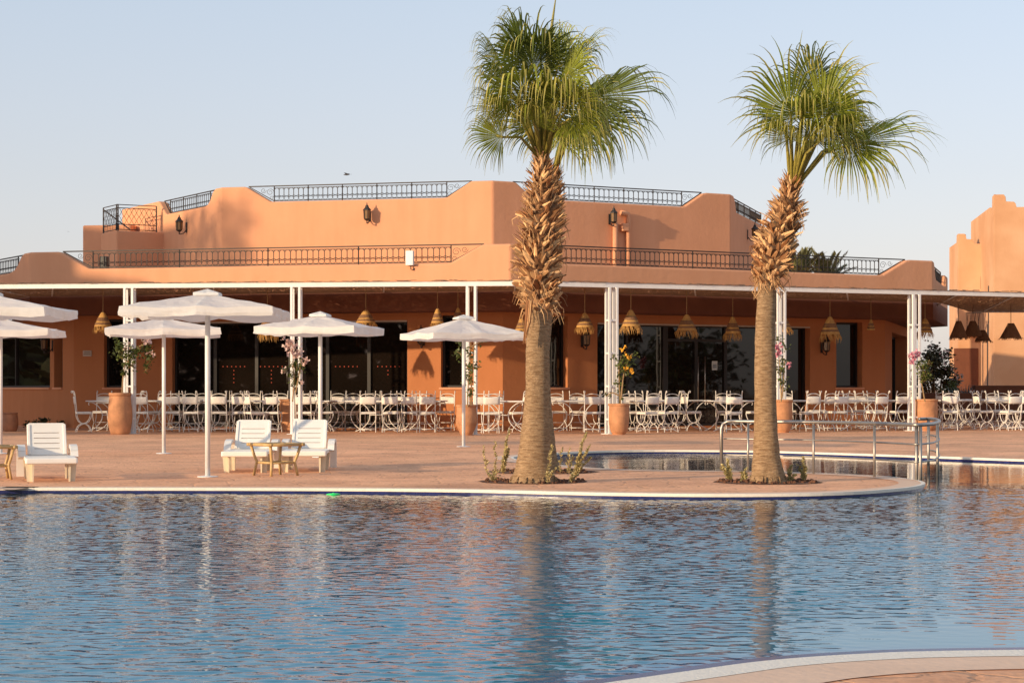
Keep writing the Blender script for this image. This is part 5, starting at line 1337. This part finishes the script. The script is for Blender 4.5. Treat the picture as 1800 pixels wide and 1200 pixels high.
# low creeping mound by the left wall
bush(G(78, 751)+Vector((0, -.6, 0)), .75, .35, .26, 500, 'low dark green mound of plants at the foot of the left wall', 'leaf_dark', 6, .07, cat='plant', name='ground_plant')
# date palms behind the building
def date_palm(px, Y, pyc, n, L, seed, label):
    rng = random.Random(seed); c = P(px, pyc, Y); t = thing('date_palm', label, 'palm tree', (c.x, Y, 0), 0, 'date palms behind the restaurant')
    b = MB(); b.tube([(0, 0, -.3), (.05, 0, c.z*.5), (0, 0, c.z)], [.22, .19, .2], 10); b.build('trunk', M['bark'], t, True)
    for i in range(n):
        a = i*2.4+rng.uniform(-.3, .3); el = rng.uniform(.35, 1.35); d = Vector((math.cos(a)*math.cos(el), math.sin(a)*math.cos(el), math.sin(el)))
        p = Vector((0, 0, c.z)); pts = [p.copy()]; l = L*rng.uniform(.8, 1.1)
        for k in range(10): d = (d+Vector((0, 0, -.075*(k/5)))).normalized(); p = p+d*(l/10); pts.append(p.copy())
        b = MB(); b.tube(pts, [.03-.0026*k for k in range(11)], 4)
        for k in range(64):
            q = .15+.85*k/64; j = min(9, int(q*10)); pp = pts[j].lerp(pts[j+1], q*10-j); tt = (pts[j+1]-pts[j]).normalized()
            sd = tt.cross(Vector((0, 0, 1)))
            if sd.length < .05: sd = Vector((1, 0, 0))
            sd.normalize(); un = sd.cross(tt)
            for s in (-1, 1): leaf(b, pp, tt*.9+sd*s*.75+un*.25, un, .42*(1-.5*abs(q-.45)), .017)
        b.build('frond', M['dpalm'], t)
date_palm(1402, 82, 506, 26, 1.75, 3, 'feathery date palm behind the restaurant roof, just right of the smaller fan palm')
date_palm(1452, 84, 512, 26, 1.75, 4, 'feathery date palm behind the right end of the lower terrace railing')

# ------------------------------------------------------------------ birds and the green thing on the water
def bird(px, py, Y, span, label, rz):
    t = thing('bird', label, 'bird', P(px, py, Y), rz, 'birds in flight'); s = span
    b = MB(); b.lathe([(.002*s, -.24*s), (.04*s, -.12*s), (.06*s, 0), (.05*s, .12*s), (.035*s, .19*s), (.03*s, .22*s), (.004*s, .29*s)], 8)
    b.v = [(x, z, y) for x, y, z in b.v]; b.build('body', M['feather'], t, True)
    for sx in (-1, 1):
        b = MB(); b.add([(0, .1*s, .02*s), (sx*.25*s, .14*s, .12*s), (sx*.55*s, -.02*s, .05*s), (sx*.25*s, -.04*s, .1*s), (0, -.08*s, .02*s)], [(0, 1, 3, 4), (1, 2, 3)]); b.build('wing', M['feather'], t)
    b = MB(); b.add([(-.02*s, -.2*s, 0), (.02*s, -.2*s, 0), (.07*s, -.38*s, 0), (-.07*s, -.38*s, 0)], [(0, 1, 2, 3)]); b.build('tail', M['feather'], t)
bird(610, 307, 60, .42, 'small dark bird flying above the left terrace railing', R(70)); bird(120, 407, 70, .13, 'tiny distant bird at the far left of the sky', R(30))
g = Vector(((586-CX)/F*21.1, 21.1, -.05)); t = thing('pool_glint', 'small green disc standing for a lamp reflection near the left pool edge', 'light reflection', g)
b = MB(); b.lathe([(.05, -.01), (.075, .0), (.075, .008), (.05, .014), (.01, .016)], 20); b.build('disc', M['green'], t, True)  # disc and knob stand in for an underwater lamp's reflection
b = MB(); b.lathe([(.012, .012), (.012, .02), (.004, .022)], 8); b.build('knob', M['green'], t)

# ------------------------------------------------------------------ the hotel's other wing, garden trees and an added leaf box for shadow, left and right outside the frame
def uv(u, v): return V2(.587*u-.809*v, -.809*u-.588*v)      # u across the sunlight, v towards the sun
hw_ = thing('hotel_wing', 'terracotta hotel wing with a square tower standing left of the pool, outside the photo', 'building')
def hb(name, u0, u1, v0, v1, h):
    q = [uv(u0, v0), uv(u1, v0), uv(u1, v1), uv(u0, v1)]
    if (q[1]-q[0]).cross(q[2]-q[1]).z < 0: q = q[::-1]
    b = MB(); b.hexa([Vector((p.x, p.y, -.3)) for p in q]+[Vector((p.x, p.y, h)) for p in q]); b.build(name, M['wall'], hw_, bevel=.08)
TS = math.tan(SEL)
v0 = 16.0
def hs_(z, s=-25): return z+(v0-s)*TS
hb('wall', -52.95, -49.35, v0+.2, v0+5, hs_(4.25, -28)); hb('wall', -60, -53.0, v0+.3, v0+6, hs_(5.55, -30)); hb('wall', -49.3, -48.0, v0+.4, v0+5, hs_(4.1)); hb('wall', -48.0, -46.4, v0+.6, v0+5, hs_(3.5))
def tree(x, y, h, r, n, seed, label, size=.3):
    rng = random.Random(seed); t = thing('offframe_tree', label, 'tree', (x, y, -.3), 0, 'garden trees outside the photo'); b = MB(); lf = MB()
    b.tube([(0, 0, 0), (.05, .03, h*.3), (0, .05, h*.7)], [.16, .12, .05], 8); cl = []
    for i in range(14):
        a = rng.uniform(0, 6.28); z = rng.uniform(.38, .95)*h; q = r*rng.uniform(.2, .85)*(1.25-z/h*.7); c = Vector((math.cos(a)*q, math.sin(a)*q, z)); cl.append(c)
        b.tube([(0, .03, h*rng.uniform(.25, .5)), tuple(c*.6+Vector((0, 0, c.z*.35))), tuple(c)], [.06, .035, .01], 5)
    for i in range(n):
        c = rng.choice(cl); v = Vector((rng.gauss(0, .32), rng.gauss(0, .32), rng.gauss(0, .26)))*r
        leaf(lf, c+v, Vector((rng.uniform(-1, 1), rng.uniform(-1, 1), rng.uniform(-.6, .6))), Vector((rng.uniform(-1, 1), rng.uniform(-1, 1), 1)), size*rng.uniform(.6, 1.3), size*.35)
    b.build('trunk', M['stem'], t); lf.build('crown', M['leaf_dark'], t)
def shadow_leaf_box(u0, u1, va, h0, h1, n, sz, seed, label):  # unseen leaf volume added to cast a softer shadow on the upper wall
    rng = random.Random(seed); c = uv((u0+u1)/2, va); t = thing('offframe_tree', label, 'tree', (c.x, c.y, -.3), 0, 'garden trees outside the photo'); lf = MB(); b = MB()
    b.tube([(0, 0, 0), (.1, 0, h1*.5), (0, .1, h1*.9)], [.35, .25, .08], 8)
    for i in range(n):
        q = uv(rng.uniform(u0, u1), va+rng.uniform(-2.5, 2.5))-c; z = h0+(h1-h0)*rng.random()**.9
        leaf(lf, Vector((q.x, q.y, z)), Vector((rng.uniform(-1, 1), rng.uniform(-1, 1), rng.uniform(-.6, .6))), Vector((rng.uniform(-1, 1), rng.uniform(-1, 1), 1)), sz*rng.uniform(.6, 1.3), sz*.35)
    b.build('trunk', M['stem'], t); lf.build('crown', M['leaf_dark'], t)
shadow_leaf_box(-53.0, -49.4, 24, 5.5, 6.3+(24+28)*TS, 5200, .3, 9, 'unseen box of leaves added to cast a dappled shadow, behind the hotel wing')
p = uv(-45.0, 12); tree(p.x, p.y, 8.0, 2.0, 900, 1, 'tall dense tree beside the hotel wing left of the pool')
p = uv(-44.0, 3); tree(p.x, p.y, 5.6, 1.7, 800, 2, 'round tree in the garden left of the terrace')
lf = MB(); rng = random.Random(77)      # far wood beyond the garden, seen only in the windows
for i in range(16000):
    q = rng.random(); base = V2(-25, -54).lerp(V2(-98, -30), q) if i % 4 else V2(-27, 74).lerp(V2(-62, 96), q)+V2(rng.uniform(-3, 3), rng.uniform(-5, 0)); hh = (8.0 if i % 4 else 5.8)+1.0*noise.noise(Vector((q*22, 0, 0)))
    leaf(lf, base+Vector((0, 0, hh*rng.random()-.3)), Vector((rng.uniform(-1, 1), rng.uniform(-1, 1), rng.uniform(-.6, .6))), Vector((rng.uniform(-1, 1), rng.uniform(-1, 1), 1)), rng.uniform(.8, 1.6), .55)
o = lf.build('wood', M['leaf_dark']); o['kind'] = 'stuff'; o['label'] = 'dense far wood left behind the camera'; o['category'] = 'wood'
for i, (x, y, h) in enumerate(((52, 22, 4.0), (62, 10, 5.2), (47, 32, 3.6), (70, -4, 6.0))): tree(x, y, h, 2.8, 2200, 40+i, ('low spreading tree', 'rounded tree', 'smallest tree', 'tallest tree')[i]+' far right of the pool behind the camera', .4)

for o in bpy.data.objects:
    if 'label' in o and len(o['label'].split()) > 16: print('LONG', o['label'])
